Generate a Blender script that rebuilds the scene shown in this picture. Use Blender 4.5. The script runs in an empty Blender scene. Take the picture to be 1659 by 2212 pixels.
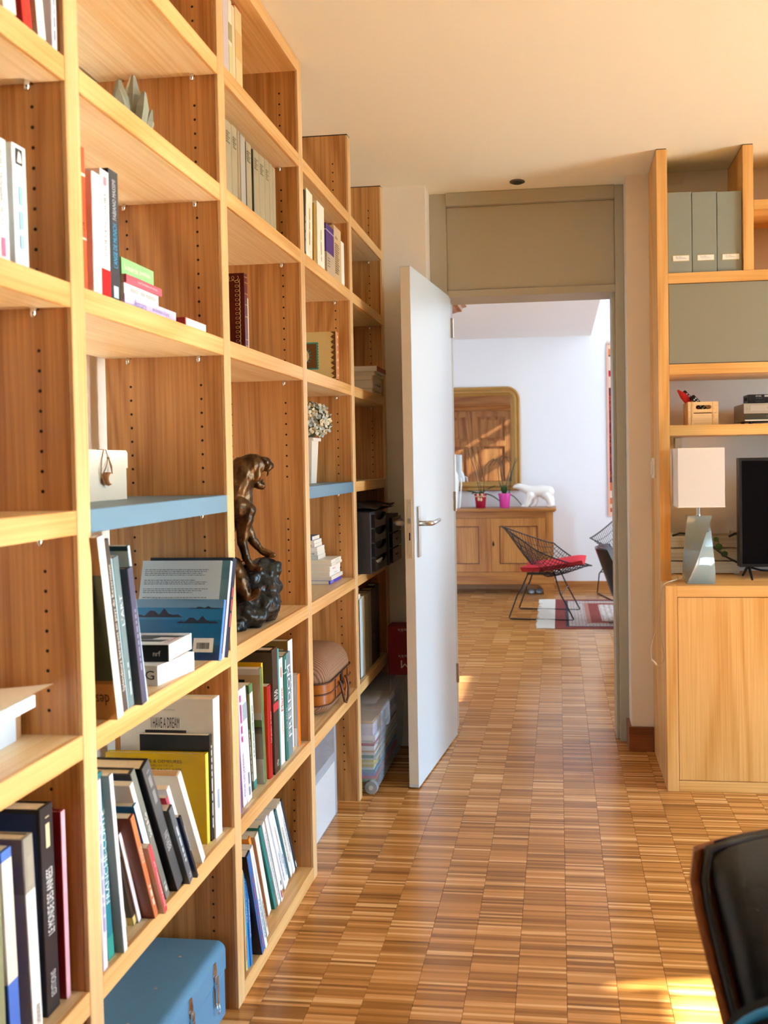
import bpy, bmesh, math, random
from mathutils import Matrix, Vector, noise
random.seed(7)
sc = bpy.context.scene
col = sc.collection
PI = math.pi

# ------------------------------------------------------------------ camera
def make_camera():
    yaw, pitch, roll = .1147, -.0252, -.0165
    r = Vector((math.cos(yaw), math.sin(yaw), 0)); f = Vector((-math.sin(yaw), math.cos(yaw), 0)); up = Vector((0, 0, 1))
    fw = f * math.cos(pitch) + up * math.sin(pitch)
    u2 = up * math.cos(pitch) - f * math.sin(pitch)
    r3 = r * math.cos(roll) + u2 * math.sin(roll)
    u3 = u2 * math.cos(roll) - r * math.sin(roll)
    cd = bpy.data.cameras.new('camera'); co = bpy.data.objects.new('camera', cd); col.objects.link(co)
    cd.sensor_fit = 'VERTICAL'; cd.sensor_height = 24.0; cd.lens = 24.0 * 1893.4 / 2212
    cd.shift_x = -(988.0 - 829.5) / 2212; cd.shift_y = -(1106.0 - 1046.0) / 2212
    cd.clip_start = .05
    m = Matrix((( r3.x, u3.x, -fw.x, .761), (r3.y, u3.y, -fw.y, 0), (r3.z, u3.z, -fw.z, 1.276), (0, 0, 0, 1)))
    co.matrix_world = m
    cd.dof.use_dof = True; cd.dof.focus_distance = 2.75; cd.dof.aperture_fstop = 3.4
    sc.camera = co
make_camera()

# ------------------------------------------------------------------ light
def srgb(h, a=1.0):
    h = h.lstrip('#')
    c = [int(h[i:i + 2], 16) / 255 for i in (0, 2, 4)]
    return tuple(x / 12.92 if x <= .04045 else ((x + .055) / 1.055) ** 2.4 for x in c) + (a,)

sc.view_settings.view_transform = 'Standard'
sc.view_settings.look = 'None'
sc.view_settings.gamma = 1.0
sc.view_settings.use_curve_mapping = False
sc.view_settings.exposure = -1.0
sc.cycles.use_denoising = True
sc.cycles.max_bounces = 10
sc.cycles.diffuse_bounces = 6
sc.cycles.transparent_max_bounces = 12
sc.cycles.sample_clamp_indirect = 0.0
sc.cycles.caustics_reflective = True
sc.cycles.blur_glossy = 0.0
sc.cycles.caustics_refractive = False

w = bpy.data.worlds.new('sky'); sc.world = w; w.use_nodes = True
bg = w.node_tree.nodes['Background']
bg.inputs[0].default_value = (.44, .72, 1.0, 1); bg.inputs[1].default_value = 56.0

SUN_DIR = Vector((-1, -.18, -.586)).normalized()
sl = bpy.data.lights.new('sun', 'SUN'); sl.energy = 108.0; sl.angle = math.radians(.6); sl.color = (1.0, .98, .86)
so = bpy.data.objects.new('sun', sl); col.objects.link(so)
so.rotation_euler = SUN_DIR.to_track_quat('-Z', 'Y').to_euler()

def area(name, loc, aim, sx, sy, power, color):
    l = bpy.data.lights.new(name, 'AREA'); l.shape = 'RECTANGLE'; l.size = sx; l.size_y = sy; l.energy = power; l.color = color
    o = bpy.data.objects.new(name, l); col.objects.link(o); o.location = loc
    o.rotation_euler = Vector(aim).to_track_quat('-Z', 'Y').to_euler()
    return o
# sky portal of the study opening, and a lamp added as living-room daylight
def portal(name, loc, aim, sx, sy):
    o = area(name, loc, aim, sx, sy, 1, (1, 1, 1)); o.data.cycles.is_portal = True
portal('study_window_portal', (4.52, 2.16, 1.125), (-1, 0, 0), 1.32, 2.13)
area('living_fill_daylight', (3.05, 7.1, 2.1), (-1, 0, -.08), 2.6, 3.6, 200, (.80, .90, 1.0))  # added lamp standing in for living-room daylight; the wall behind is solid

# ------------------------------------------------------------------ materials
MATS = {}
def nd(nt, typ, **kw):
    n = nt.nodes.new(typ)
    for k, v in kw.items(): setattr(n, k, v)
    return n
def mat(key, color, rough=.5, metal=0.0, spec=.5, coat=0.0, bump=0.0, bscale=200, var=0.0, vscale=8, trans=0.0, sub=0.0):
    if key in MATS: return MATS[key]
    m = bpy.data.materials.new(key); m.use_nodes = True; nt = m.node_tree
    b = nt.nodes['Principled BSDF']
    c = srgb(color) if isinstance(color, str) else tuple(color)
    b.inputs['Base Color'].default_value = c
    b.inputs['Roughness'].default_value = rough; b.inputs['Metallic'].default_value = metal
    b.inputs['Specular IOR Level'].default_value = spec; b.inputs['Coat Weight'].default_value = coat
    b.inputs['Transmission Weight'].default_value = trans
    if var or bump:
        tc = nd(nt, 'ShaderNodeTexCoord')
        no = nd(nt, 'ShaderNodeTexNoise'); no.inputs['Scale'].default_value = vscale; no.inputs['Detail'].default_value = 4
        nt.links.new(tc.outputs['Object'], no.inputs['Vector'])
        if var:
            mx = nd(nt, 'ShaderNodeMix', data_type='RGBA')
            mx.inputs[6].default_value = tuple(x * (1 - var) for x in c[:3]) + (1,)
            mx.inputs[7].default_value = tuple(min(1, x * (1 + var)) for x in c[:3]) + (1,)
            nt.links.new(no.outputs['Fac'], mx.inputs[0]); nt.links.new(mx.outputs[2], b.inputs['Base Color'])
        if bump:
            n2 = nd(nt, 'ShaderNodeTexNoise'); n2.inputs['Scale'].default_value = bscale; n2.inputs['Detail'].default_value = 3
            nt.links.new(tc.outputs['Object'], n2.inputs['Vector'])
            bp = nd(nt, 'ShaderNodeBump'); bp.inputs['Strength'].default_value = bump; bp.inputs['Distance'].default_value = .002
            nt.links.new(n2.outputs['Fac'], bp.inputs['Height']); nt.links.new(bp.outputs['Normal'], b.inputs['Normal'])
    MATS[key] = m
    return m
def wood(key, dark, light, axis, rough=.42, rings=9.0, across=3.2, coat=.0, fine=.55):
    if key in MATS: return MATS[key]
    m = bpy.data.materials.new(key); m.use_nodes = True; nt = m.node_tree; L = nt.links.new
    b = nt.nodes['Principled BSDF']
    geo = nd(nt, 'ShaderNodeNewGeometry'); oi = nd(nt, 'ShaderNodeObjectInfo')
    mul = nd(nt, 'ShaderNodeVectorMath', operation='SCALE'); mul.inputs[0].default_value = (3.1, 5.7, 4.3); L(oi.outputs['Random'], mul.inputs['Scale'])
    add = nd(nt, 'ShaderNodeVectorMath', operation='ADD'); L(geo.outputs['Position'], add.inputs[0]); L(mul.outputs[0], add.inputs[1])
    i = 'XYZ'.index(axis)
    s1 = [across] * 3; s1[i] = .42
    s2 = [150.0] * 3; s2[i] = 3.0
    def mp(s):
        v = nd(nt, 'ShaderNodeVectorMath', operation='MULTIPLY'); v.inputs[1].default_value = s; L(add.outputs[0], v.inputs[0]); return v.outputs[0]
    n1 = nd(nt, 'ShaderNodeTexNoise'); n1.inputs['Scale'].default_value = 1.0; n1.inputs['Detail'].default_value = 1.2; n1.inputs['Distortion'].default_value = .25; L(mp(s1), n1.inputs['Vector'])
    m1 = nd(nt, 'ShaderNodeMath', operation='MULTIPLY'); m1.inputs[1].default_value = rings * 6.283; L(n1.outputs['Fac'], m1.inputs[0])
    si = nd(nt, 'ShaderNodeMath', operation='SINE'); L(m1.outputs[0], si.inputs[0])
    r1 = nd(nt, 'ShaderNodeMapRange'); r1.inputs['From Min'].default_value = -1; r1.inputs['From Max'].default_value = 1; L(si.outputs[0], r1.inputs['Value'])
    pw = nd(nt, 'ShaderNodeMath', operation='POWER'); pw.inputs[1].default_value = 2.2; L(r1.outputs[0], pw.inputs[0])
    n2 = nd(nt, 'ShaderNodeTexNoise'); n2.inputs['Scale'].default_value = 1.0; n2.inputs['Detail'].default_value = 2; L(mp(s2), n2.inputs['Vector'])
    n3 = nd(nt, 'ShaderNodeTexNoise'); n3.inputs['Scale'].default_value = 1.5; n3.inputs['Detail'].default_value = 2; L(add.outputs[0], n3.inputs['Vector'])
    r2 = nd(nt, 'ShaderNodeMapRange'); r2.inputs['From Min'].default_value = .35; r2.inputs['From Max'].default_value = .7; L(n2.outputs['Fac'], r2.inputs['Value'])
    a1 = nd(nt, 'ShaderNodeMath', operation='MULTIPLY'); a1.inputs[1].default_value = .42; L(pw.outputs[0], a1.inputs[0])
    a2 = nd(nt, 'ShaderNodeMath', operation='MULTIPLY_ADD'); a2.inputs[1].default_value = fine; L(r2.outputs[0], a2.inputs[0]); L(a1.outputs[0], a2.inputs[2])
    a3 = nd(nt, 'ShaderNodeMath', operation='MULTIPLY_ADD'); a3.inputs[1].default_value = .35; L(n3.outputs['Fac'], a3.inputs[0]); L(a2.outputs[0], a3.inputs[2])
    mx = nd(nt, 'ShaderNodeMix', data_type='RGBA'); mx.inputs[6].default_value = srgb(light); mx.inputs[7].default_value = srgb(dark)
    L(a3.outputs[0], mx.inputs[0]); L(mx.outputs[2], b.inputs['Base Color'])
    b.inputs['Roughness'].default_value = rough; b.inputs['Coat Weight'].default_value = coat; b.inputs['Coat Roughness'].default_value = .25
    bp = nd(nt, 'ShaderNodeBump'); bp.inputs['Strength'].default_value = .06; bp.inputs['Distance'].default_value = .001
    L(r2.outputs[0], bp.inputs['Height']); L(bp.outputs['Normal'], b.inputs['Normal'])
    MATS[key] = m
    return m
def bookmat(c, gloss=.4): return mat('book_' + c + str(gloss), c, rough=gloss, var=.05, vscale=30)

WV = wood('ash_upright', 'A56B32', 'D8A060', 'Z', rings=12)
WU = wood('ash_unit', 'D09446', 'F2C27A', 'Z', fine=.4)
WUX = wood('ash_unit_cross', 'D09446', 'F2C27A', 'X', fine=.4)
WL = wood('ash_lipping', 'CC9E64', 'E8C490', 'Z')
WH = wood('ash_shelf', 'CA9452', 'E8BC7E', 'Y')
WP = wood('veneer_bounce_lit', 'D8B27A', 'F0DCB4', 'Y', rings=5)  # paler than the lipping: veneer tone plus bounced light put into the colour
WX = wood('ash_cross', 'C38A48', 'E6B878', 'X')
WALL = mat('wall_paint', 'EDE6DA', .85, bump=.05, bscale=120)
CEIL = mat('ceiling_paint', 'F2F0E0', .9)
GREY = mat('grey_lacquer', '66889F', .42)
TAUPE = mat('taupe_paint', 'B4B09E', .5)
WHITE_D = mat('door_white', 'C6CED3', .35)
CHROME = mat('chrome', 'D8D8D8', .18, 1.0)
STEEL = mat('brushed_steel', 'C4C0B8', .32, 1.0)
BLACK = mat('black_plastic', '121214', .4)
PAGES = mat('paper_pages', 'E8E0CE', .85, var=.08, vscale=90)
PAGEW = mat('paper_white', 'F4F2EC', .85)
INK = mat('ink_dark', '1C1C22', .6)

def parquet_mat():
    m = bpy.data.materials.new('parquet_lamella'); m.use_nodes = True; nt = m.node_tree; L = nt.links.new
    b = nt.nodes['Principled BSDF']
    geo = nd(nt, 'ShaderNodeNewGeometry'); sp = nd(nt, 'ShaderNodeSeparateXYZ'); L(geo.outputs['Position'], sp.inputs[0])
    def M(op, a, bb=None, c=None):
        n = nd(nt, 'ShaderNodeMath', operation=op)
        for k, v in enumerate((a, bb, c)):
            if v is None: continue
            if isinstance(v, (int, float)): n.inputs[k].default_value = v
            else: L(v, n.inputs[k])
        return n.outputs[0]
    ci = M('FLOOR', M('DIVIDE', M('SUBTRACT', sp.outputs[0], .0411), .1207))
    wn0 = nd(nt, 'ShaderNodeTexWhiteNoise', noise_dimensions='1D'); L(ci, wn0.inputs['W'])
    lam = M('FLOOR', M('ADD', M('DIVIDE', sp.outputs[1], .0092), M('MULTIPLY', wn0.outputs['Value'], 7.3)))
    cv = nd(nt, 'ShaderNodeCombineXYZ'); L(ci, cv.inputs[0]); L(lam, cv.inputs[1])
    wn = nd(nt, 'ShaderNodeTexWhiteNoise', noise_dimensions='2D'); L(cv.outputs[0], wn.inputs['Vector'])
    cv2 = nd(nt, 'ShaderNodeCombineXYZ'); L(M('MULTIPLY', sp.outputs[0], 7.0), cv2.inputs[0]); L(M('MULTIPLY', sp.outputs[1], 260.0), cv2.inputs[1]); L(M('MULTIPLY', ci, 3.3), cv2.inputs[2])
    no = nd(nt, 'ShaderNodeTexNoise'); no.inputs['Scale'].default_value = 1; no.inputs['Detail'].default_value = 3; L(cv2.outputs[0], no.inputs['Vector'])
    no2 = nd(nt, 'ShaderNodeTexNoise'); no2.inputs['Scale'].default_value = 2.5; L(geo.outputs['Position'], no2.inputs['Vector'])
    v = M('ADD', M('MULTIPLY', wn.outputs['Value'], .72), M('ADD', M('MULTIPLY', no.outputs['Fac'], .30), M('MULTIPLY', no2.outputs['Fac'], .18)))
    cr = nd(nt, 'ShaderNodeValToRGB'); e = cr.color_ramp.elements
    e[0].position = .12; e[0].color = srgb('70482A'); e[1].position = 1.05 - .05; e[1].color = srgb('EDBE84')
    for p, c in ((.32, '9C6832'), (.6, 'BA8042'), (.82, 'CE9254')):
        x = e.new(p); x.color = srgb(c)
    L(v, cr.inputs[0]); L(cr.outputs[0], b.inputs['Base Color'])
    b.inputs['Specular IOR Level'].default_value = .32
    rr = nd(nt, 'ShaderNodeMapRange'); rr.inputs['To Min'].default_value = .15; rr.inputs['To Max'].default_value = .27; L(no.outputs['Fac'], rr.inputs['Value']); L(rr.outputs[0], b.inputs['Roughness'])
    MATS['parquet'] = m
    return m
PARQ = parquet_mat()

# ------------------------------------------------------------------ mesh helpers
class MB:
    def __init__(self): self.v = []; self.f = []
    def add(self, vs, fs):
        o = len(self.v); self.v += [tuple(p) for p in vs]; self.f += [tuple(i + o for i in q) for q in fs]; return self
    def box(self, x0, x1, y0, y1, z0, z1):
        return self.add([(x0, y0, z0), (x1, y0, z0), (x1, y1, z0), (x0, y1, z0), (x0, y0, z1), (x1, y0, z1), (x1, y1, z1), (x0, y1, z1)],
                        [(0, 3, 2, 1), (4, 5, 6, 7), (0, 1, 5, 4), (1, 2, 6, 5), (2, 3, 7, 6), (3, 0, 4, 7)])
    def rbox(self, x0, x1, y0, y1, z0, z1, b=.004, seg=2):
        bm = bmesh.new(); bmesh.ops.create_cube(bm, size=1.0)
        for v in bm.verts: v.co = Vector((x0 + (v.co.x + .5) * (x1 - x0), y0 + (v.co.y + .5) * (y1 - y0), z0 + (v.co.z + .5) * (z1 - z0)))
        bmesh.ops.bevel(bm, geom=bm.edges[:], offset=b, segments=seg, profile=.5, affect='EDGES')
        bm.verts.index_update(); self.add([v.co[:] for v in bm.verts], [[v.index for v in f.verts] for f in bm.faces]); bm.free(); return self
    def tube(self, pts, r, n=8, close=False, caps=True):
        pts = [Vector(p) for p in pts]; N = len(pts); rr = r if isinstance(r, (list, tuple)) else [r] * N
        o = len(self.v); ref = None
        for k, p in enumerate(pts):
            if close: t = pts[(k + 1) % N] - pts[k - 1]
            else: t = pts[min(k + 1, N - 1)] - pts[max(k - 1, 0)]
            t.normalize()
            if ref is None:
                ref = Vector((0, 0, 1)) if abs(t.z) < .9 else Vector((1, 0, 0))
            a = (ref - t * ref.dot(t)).normalized(); ref = a; bb = t.cross(a)
            for j in range(n):
                th = 2 * PI * j / n; q = p + (a * math.cos(th) + bb * math.sin(th)) * rr[k]; self.v.append(q[:])
        M = N if close else N - 1
        for k in range(M):
            for j in range(n):
                a0 = o + k * n + j; a1 = o + k * n + (j + 1) % n; k2 = (k + 1) % N
                b0 = o + k2 * n + j; b1 = o + k2 * n + (j + 1) % n
                self.f.append((a0, a1, b1, b0))
        if caps and not close:
            self.f.append(tuple(o + j for j in range(n))[::-1]); self.f.append(tuple(o + (N - 1) * n + j for j in range(n)))
        return self
    def lathe(self, prof, n=24, c=(0, 0, 0), capb=True, capt=True):
        o = len(self.v)
        for (r, z) in prof:
            for j in range(n):
                th = 2 * PI * j / n; self.v.append((c[0] + r * math.cos(th), c[1] + r * math.sin(th), c[2] + z))
        for k in range(len(prof) - 1):
            for j in range(n):
                self.f.append((o + k * n + j, o + k * n + (j + 1) % n, o + (k + 1) * n + (j + 1) % n, o + (k + 1) * n + j))
        if capb: self.f.append(tuple(o + j for j in range(n))[::-1])
        if capt: self.f.append(tuple(o + (len(prof) - 1) * n + j for j in range(n)))
        return self
    def prism(self, poly, z0, z1, ax='Z'):
        n = len(poly); o = len(self.v)
        def mk(a, b, c): return {'Z': (a, b, c), 'Y': (a, c, b), 'X': (c, a, b)}[ax]
        self.v += [mk(a, b, z0) for a, b in poly] + [mk(a, b, z1) for a, b in poly]
        self.f += [tuple(o + i for i in range(n))[::-1], tuple(o + n + i for i in range(n))]
        for i in range(n): self.f.append((o + i, o + (i + 1) % n, o + n + (i + 1) % n, o + n + i))
        return self
    def ell(self, c, r, n=16, m=10, rot=None):
        o = len(self.v)
        for k in range(m + 1):
            ph = PI * k / m
            for j in range(n):
                th = 2 * PI * j / n
                p = Vector((r[0] * math.sin(ph) * math.cos(th), r[1] * math.sin(ph) * math.sin(th), r[2] * math.cos(ph)))
                if rot is not None: p = rot @ p
                self.v.append((c[0] + p.x, c[1] + p.y, c[2] + p.z))
        for k in range(m):
            for j in range(n): self.f.append((o + k * n + j, o + (k + 1) * n + j, o + (k + 1) * n + (j + 1) % n, o + k * n + (j + 1) % n))
        return self
    def grid(self, fn, nu, nv):
        o = len(self.v)
        for i in range(nu + 1):
            for j in range(nv + 1): self.v.append(tuple(fn(i / nu, j / nv)))
        for i in range(nu):
            for j in range(nv):
                a = o + i * (nv + 1) + j; self.f.append((a, a + nv + 1, a + nv + 2, a + 1))
        return self
    def xf(self, M):
        self.v = [tuple(M @ Vector(p)) for p in self.v]; return self
    def mesh(self, name, smooth=False):
        me = bpy.data.meshes.new(name); me.from_pydata(self.v, [], self.f); me.update()
        bm = bmesh.new(); bm.from_mesh(me); bmesh.ops.recalc_face_normals(bm, faces=bm.faces[:]); bm.to_mesh(me); bm.free()
        if smooth: me.polygons.foreach_set('use_smooth', [True] * len(me.polygons))
        return me
    def build(self, name, m, parent=None, smooth=False, kind=None, label=None):
        me = self.mesh(name, smooth); me.materials.append(m)
        if smooth == 'auto':
            me.polygons.foreach_set('use_smooth', [True] * len(me.polygons))
            me.set_sharp_from_angle(angle=math.radians(38))
        return link(name, me, parent, kind, label)
def link(name, me, parent=None, kind=None, label=None):
    o = bpy.data.objects.new(name, me); col.objects.link(o)
    if parent is not None: o.parent = parent
    if kind: o['kind'] = kind
    if label: o['label'] = label
    return o
def tag(o, label, cat, group=None, kind=None):
    o['label'] = label
    if cat: o['category'] = cat
    if group: o['group'] = group
    if kind: o['kind'] = kind
    return o
def thing(name, label, cat, loc=(0, 0, 0), rz=0, group=None, M=None):
    o = bpy.data.objects.new(name, None); o.empty_display_size = .05; col.objects.link(o)
    if M is not None: o.matrix_world = M
    else: o.location = loc; o.rotation_euler = (0, 0, rz)
    return tag(o, label, cat, group)
def bx(name, m, parent, *b, bev=0, kind=None, label=None, smooth=False):
    mb = MB()
    if bev: mb.rbox(*b, b=bev)
    else: mb.box(*b)
    return mb.build(name, m, parent, smooth, kind, label)
def blob(name, prims, m, parent=None, voxel=.006, smooth=6, label=None, rough=()):
    """one continuous surface grown over overlapping volumes"""
    me = prims.mesh(name + '_volume'); o = bpy.data.objects.new(name + '_volume', me); col.objects.link(o)
    r = o.modifiers.new('r', 'REMESH'); r.mode = 'VOXEL'; r.voxel_size = voxel
    if smooth:
        s = o.modifiers.new('s', 'SMOOTH'); s.factor = .5; s.iterations = smooth
    dg = bpy.context.evaluated_depsgraph_get(); dg.update()
    n = bpy.data.meshes.new_from_object(o.evaluated_get(dg)); bpy.data.objects.remove(o)
    if rough:
        cs = [v.co.copy() for v in n.vertices]; ns = [v.normal.copy() for v in n.vertices]; flat_ = []
        for c_, n_ in zip(cs, ns):
            k = sum(noise.noise(c_ * fq) * am for fq, am in rough); c_ = c_ + n_ * k; flat_ += [c_.x, c_.y, c_.z]
        n.vertices.foreach_set('co', flat_); n.update()
    n.name = name; n.materials.clear(); n.materials.append(m)
    n.polygons.foreach_set('use_smooth', [True] * len(n.polygons))
    return link(name, n, parent, None, label)
def limb(mb, pts, n=14):
    """a chain of overlapping tapered segments with balls at the joints"""
    for (p, r), (q, s) in zip(pts, pts[1:]):
        mb.tube([p, q], [r, s], n)
    for p, r in pts: mb.ell(p, (r, r, r), n, 8)
    return mb
TXT = {}
def text_mb(s, w, h, keep_aspect=False):
    """glyph outlines of s laid flat in x,y, filling the box 0..w, 0..h"""
    if s not in TXT:
        cu = bpy.data.curves.new('glyphs', 'FONT'); cu.body = s; cu.resolution_u = 2; cu.size = 1.0
        ob = bpy.data.objects.new('glyphs', cu); col.objects.link(ob)
        dg = bpy.context.evaluated_depsgraph_get(); dg.update()
        me = bpy.data.meshes.new_from_object(ob.evaluated_get(dg))
        vs = [v.co[:] for v in me.vertices]; fs = [tuple(p.vertices) for p in me.polygons]
        bpy.data.objects.remove(ob); bpy.data.curves.remove(cu); bpy.data.meshes.remove(me)
        TXT[s] = (vs, fs)
    vs, fs = TXT[s]
    mb = MB()
    if not vs: return mb
    x0 = min(v[0] for v in vs); x1 = max(v[0] for v in vs); y0 = min(v[1] for v in vs); y1 = max(v[1] for v in vs)
    sx = w / (x1 - x0); sy = h / (y1 - y0)
    if keep_aspect: sx = sy = min(sx, sy)
    mb.add([((v[0] - x0) * sx, (v[1] - y0) * sy, 0) for v in vs], fs)
    return mb
def frame3(origin, right, up):
    r = Vector(right).normalized(); u = Vector(up).normalized(); n = r.cross(u)
    return Matrix(((r.x, u.x, n.x, origin[0]), (r.y, u.y, n.y, origin[1]), (r.z, u.z, n.z, origin[2]), (0, 0, 0, 1)))
def words(s, m, parent, origin, right, up, w, h, name='lettering', label=None):
    mb = text_mb(s, w, h).xf(frame3(origin, right, up))
    me = bpy.data.meshes.new(name); me.from_pydata(mb.v, [], mb.f); me.update(); me.materials.append(m)
    return link(name, me, parent, None, label)
def lines(m, parent, origin, right, up, w, rows, pitch, hh, name='print', seed=1, ragged=True):
    """rows of tiny printed words too small to read"""
    rnd = random.Random(seed); mb = MB()
    for k in range(rows):
        x = 0; y = -k * pitch; end = w * (rnd.uniform(.75, 1) if ragged else 1)
        while x < end:
            l = min(rnd.uniform(.6, 2.6) * hh * 2.2, end - x)
            if l <= 0: break
            mb.add([(x, y, 0), (x + l, y, 0), (x + l, y + hh, 0), (x, y + hh, 0)], [(0, 1, 2, 3)]); x += l + hh * .9
    mb.xf(frame3(origin, right, up))
    me = bpy.data.meshes.new(name); me.from_pydata(mb.v, [], mb.f); me.update(); me.materials.append(m)
    return link(name, me, parent)

# ------------------------------------------------------------------ the rooms
YW, H = 3.8695, 2.5
def structure(name, mb, m, parent=None, label=None, smooth=False):
    o = mb.build(name, m, parent, smooth)
    if parent is None: tag(o, label or name.replace('_', ' '), None, kind='structure')
    return o
def build_floor():
    JOINT = mat('parquet_joint', '3A2412', .7)
    root = thing('floor', 'industrial parquet floor of narrow oak lamellas through both rooms', None); root['kind'] = 'structure'
    P0, PW = .0411, .1207
    cols = range(-2, 14)
    xa = P0 + PW * cols[0]; xb = P0 + PW * (cols[-1] + 1)
    y0, y1 = .85, 8.78
    MB().box(xa, xb, y0, y1, -.03, -.004).build('subfloor', JOINT, root)
    mb = MB(); mb.box(-.4, xa, -2.0, 3.87, -.03, 0); mb.box(xb, 4.6, -2.0, 3.87, -.03, 0); mb.box(xa, xb, -2.0, y0, -.03, 0)
    mb.box(xb, 3.3, 3.87, y1, -.03, 0); mb.box(-1.7, xa, 3.87, y1, -.03, 0)
    mb.build('parquet_field', PARQ, root, kind='stuff')
    LB = .46; meshes = {}
    rnd = random.Random(3); n = 0
    for c in cols:
        y = y0; first = True
        while y < y1 - .01:
            L = LB * (rnd.uniform(.35, 1.0) if first else 1.0); first = False
            L = min(L, y1 - y); key = round(L, 3)
            if key not in meshes:
                meshes[key] = MB().rbox(.0004, PW - .0004, .0003, L - .0003, -.012, 0, b=.0004, seg=1).mesh('parquet_block'); meshes[key].materials.append(PARQ)
            o = link('parquet_block', meshes[key], root); o.location = (P0 + PW * c, y, 0); y += L; n += 1
    return root
build_floor()

structure('ground', MB().box(-40, 60, -50, 60, -.25, -.15), mat('pale_terrace', 'B9B6AA', .9), label='pale sunlit terrace outside the windows')
# study shell: x -0.33..4.5, y -2..3.87 ; living room: x -1.6..3.2, y 4.2..8.78
XR = 4.5
structure('wall_left', MB().box(-.45, -.33, -2.1, 4.2, 0, H + .1), WALL, label='white wall behind the bookcase')
structure('ceiling', MB().box(-.45, XR + .1, -2.1, 4.0, H, H + .12), CEIL, label='cream ceiling of the study')
structure('wall_rear', MB().box(-.45, XR + .1, -2.15, -2.0, 0, H), mat('dark_wall', '5E4C3C', .8), label='plain study wall behind the camera')  # dark colour chosen to cut light bounced onto the bookcase panels
SUNY = 2.226 + .18 * (XR - 1.183); WY0 = 1.5
mb = MB(); mb.box(XR, XR + .12, SUNY, 4.2, 0, H); mb.box(XR, XR + .12, WY0, SUNY, 2.19, H); mb.box(XR, XR + .12, -2.1, WY0, 0, H); mb.box(XR, XR + .12, WY0, SUNY, 0, .06)
structure('wall_right', mb, WALL, label='study wall with a wide glazed opening')
# window frame; unseen sheer blind added to dim the edge of the sun patch
wr = thing('window_1', 'wide glazed opening with an added sheer blind that dims the sun', None); wr['kind'] = 'structure'
for yy in (WY0, SUNY - .03):
    bx('window_frame', WHITE_D, wr, XR + .03, XR + .08, yy, yy + .03, .06, 2.19)
def sheer():
    m = bpy.data.materials.new('sheer_cloth'); m.use_nodes = True; nt = m.node_tree
    out = nt.nodes['Material Output']; nt.nodes.remove(nt.nodes['Principled BSDF'])
    t = nd(nt, 'ShaderNodeBsdfTransparent'); t.inputs[0].default_value = (1, .95, .85, 1); d = nd(nt, 'ShaderNodeBsdfTranslucent'); d.inputs[0].default_value = (.9, .85, .75, 1)
    mx = nd(nt, 'ShaderNodeMixShader'); mx.inputs[0].default_value = .78
    nt.links.new(t.outputs[0], mx.inputs[1]); nt.links.new(d.outputs[0], mx.inputs[2]); nt.links.new(mx.outputs[0], out.inputs[0]); return m
bx('sun_dimming_sheer', sheer(), wr, XR + .015, XR + .017, WY0, SUNY - .06, 2.052, 2.19)

# wall with the door: two piers (their inner faces are the reveals), then the recessed frame
mb = MB(); mb.box(-.33, .191, YW, 4.2, 0, H)
structure('wall_back', mb, WALL, label='plaster pier between bookcase and door')
structure('wall_back', MB().box(1.066, XR + .1, YW, 4.2, 0, H), WALL, label='plaster wall behind the media unit')
mb = MB().rbox(1.053, 1.159, YW - .014, YW, 0, .108, b=.002); mb.box(1.053, 1.0655, YW, 4.0, 0, .108)
structure('baseboard_back', mb, wood('teak_skirting', '6B3A1C', '9A5A30', 'X'), label='dark wood skirting beside the media unit')
fr = thing('door_1', 'taupe painted door frame with a tall panel above', None); fr['kind'] = 'structure'
bx('jamb', TAUPE, fr, .191, .268, 4.0, 4.19, 0, H, bev=.002)
bx('jamb', TAUPE, fr, 1.026, 1.066, 3.995, 4.19, 0, H, bev=.002)
bx('jamb_rebate', TAUPE, fr, 1.012, 1.026, 4.03, 4.19, 0, 2.035, bev=.002)
bx('head', TAUPE, fr, .268, 1.026, 4.0, 4.19, 2.028, 2.06, bev=.002)
bx('transom_panel', TAUPE, fr, .269, 1.025, 4.012, 4.18, 2.062, 2.44, bev=.0015)
bx('cornice', TAUPE, fr, .268, 1.026, 3.985, 4.19, 2.441, H, bev=.004)

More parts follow.
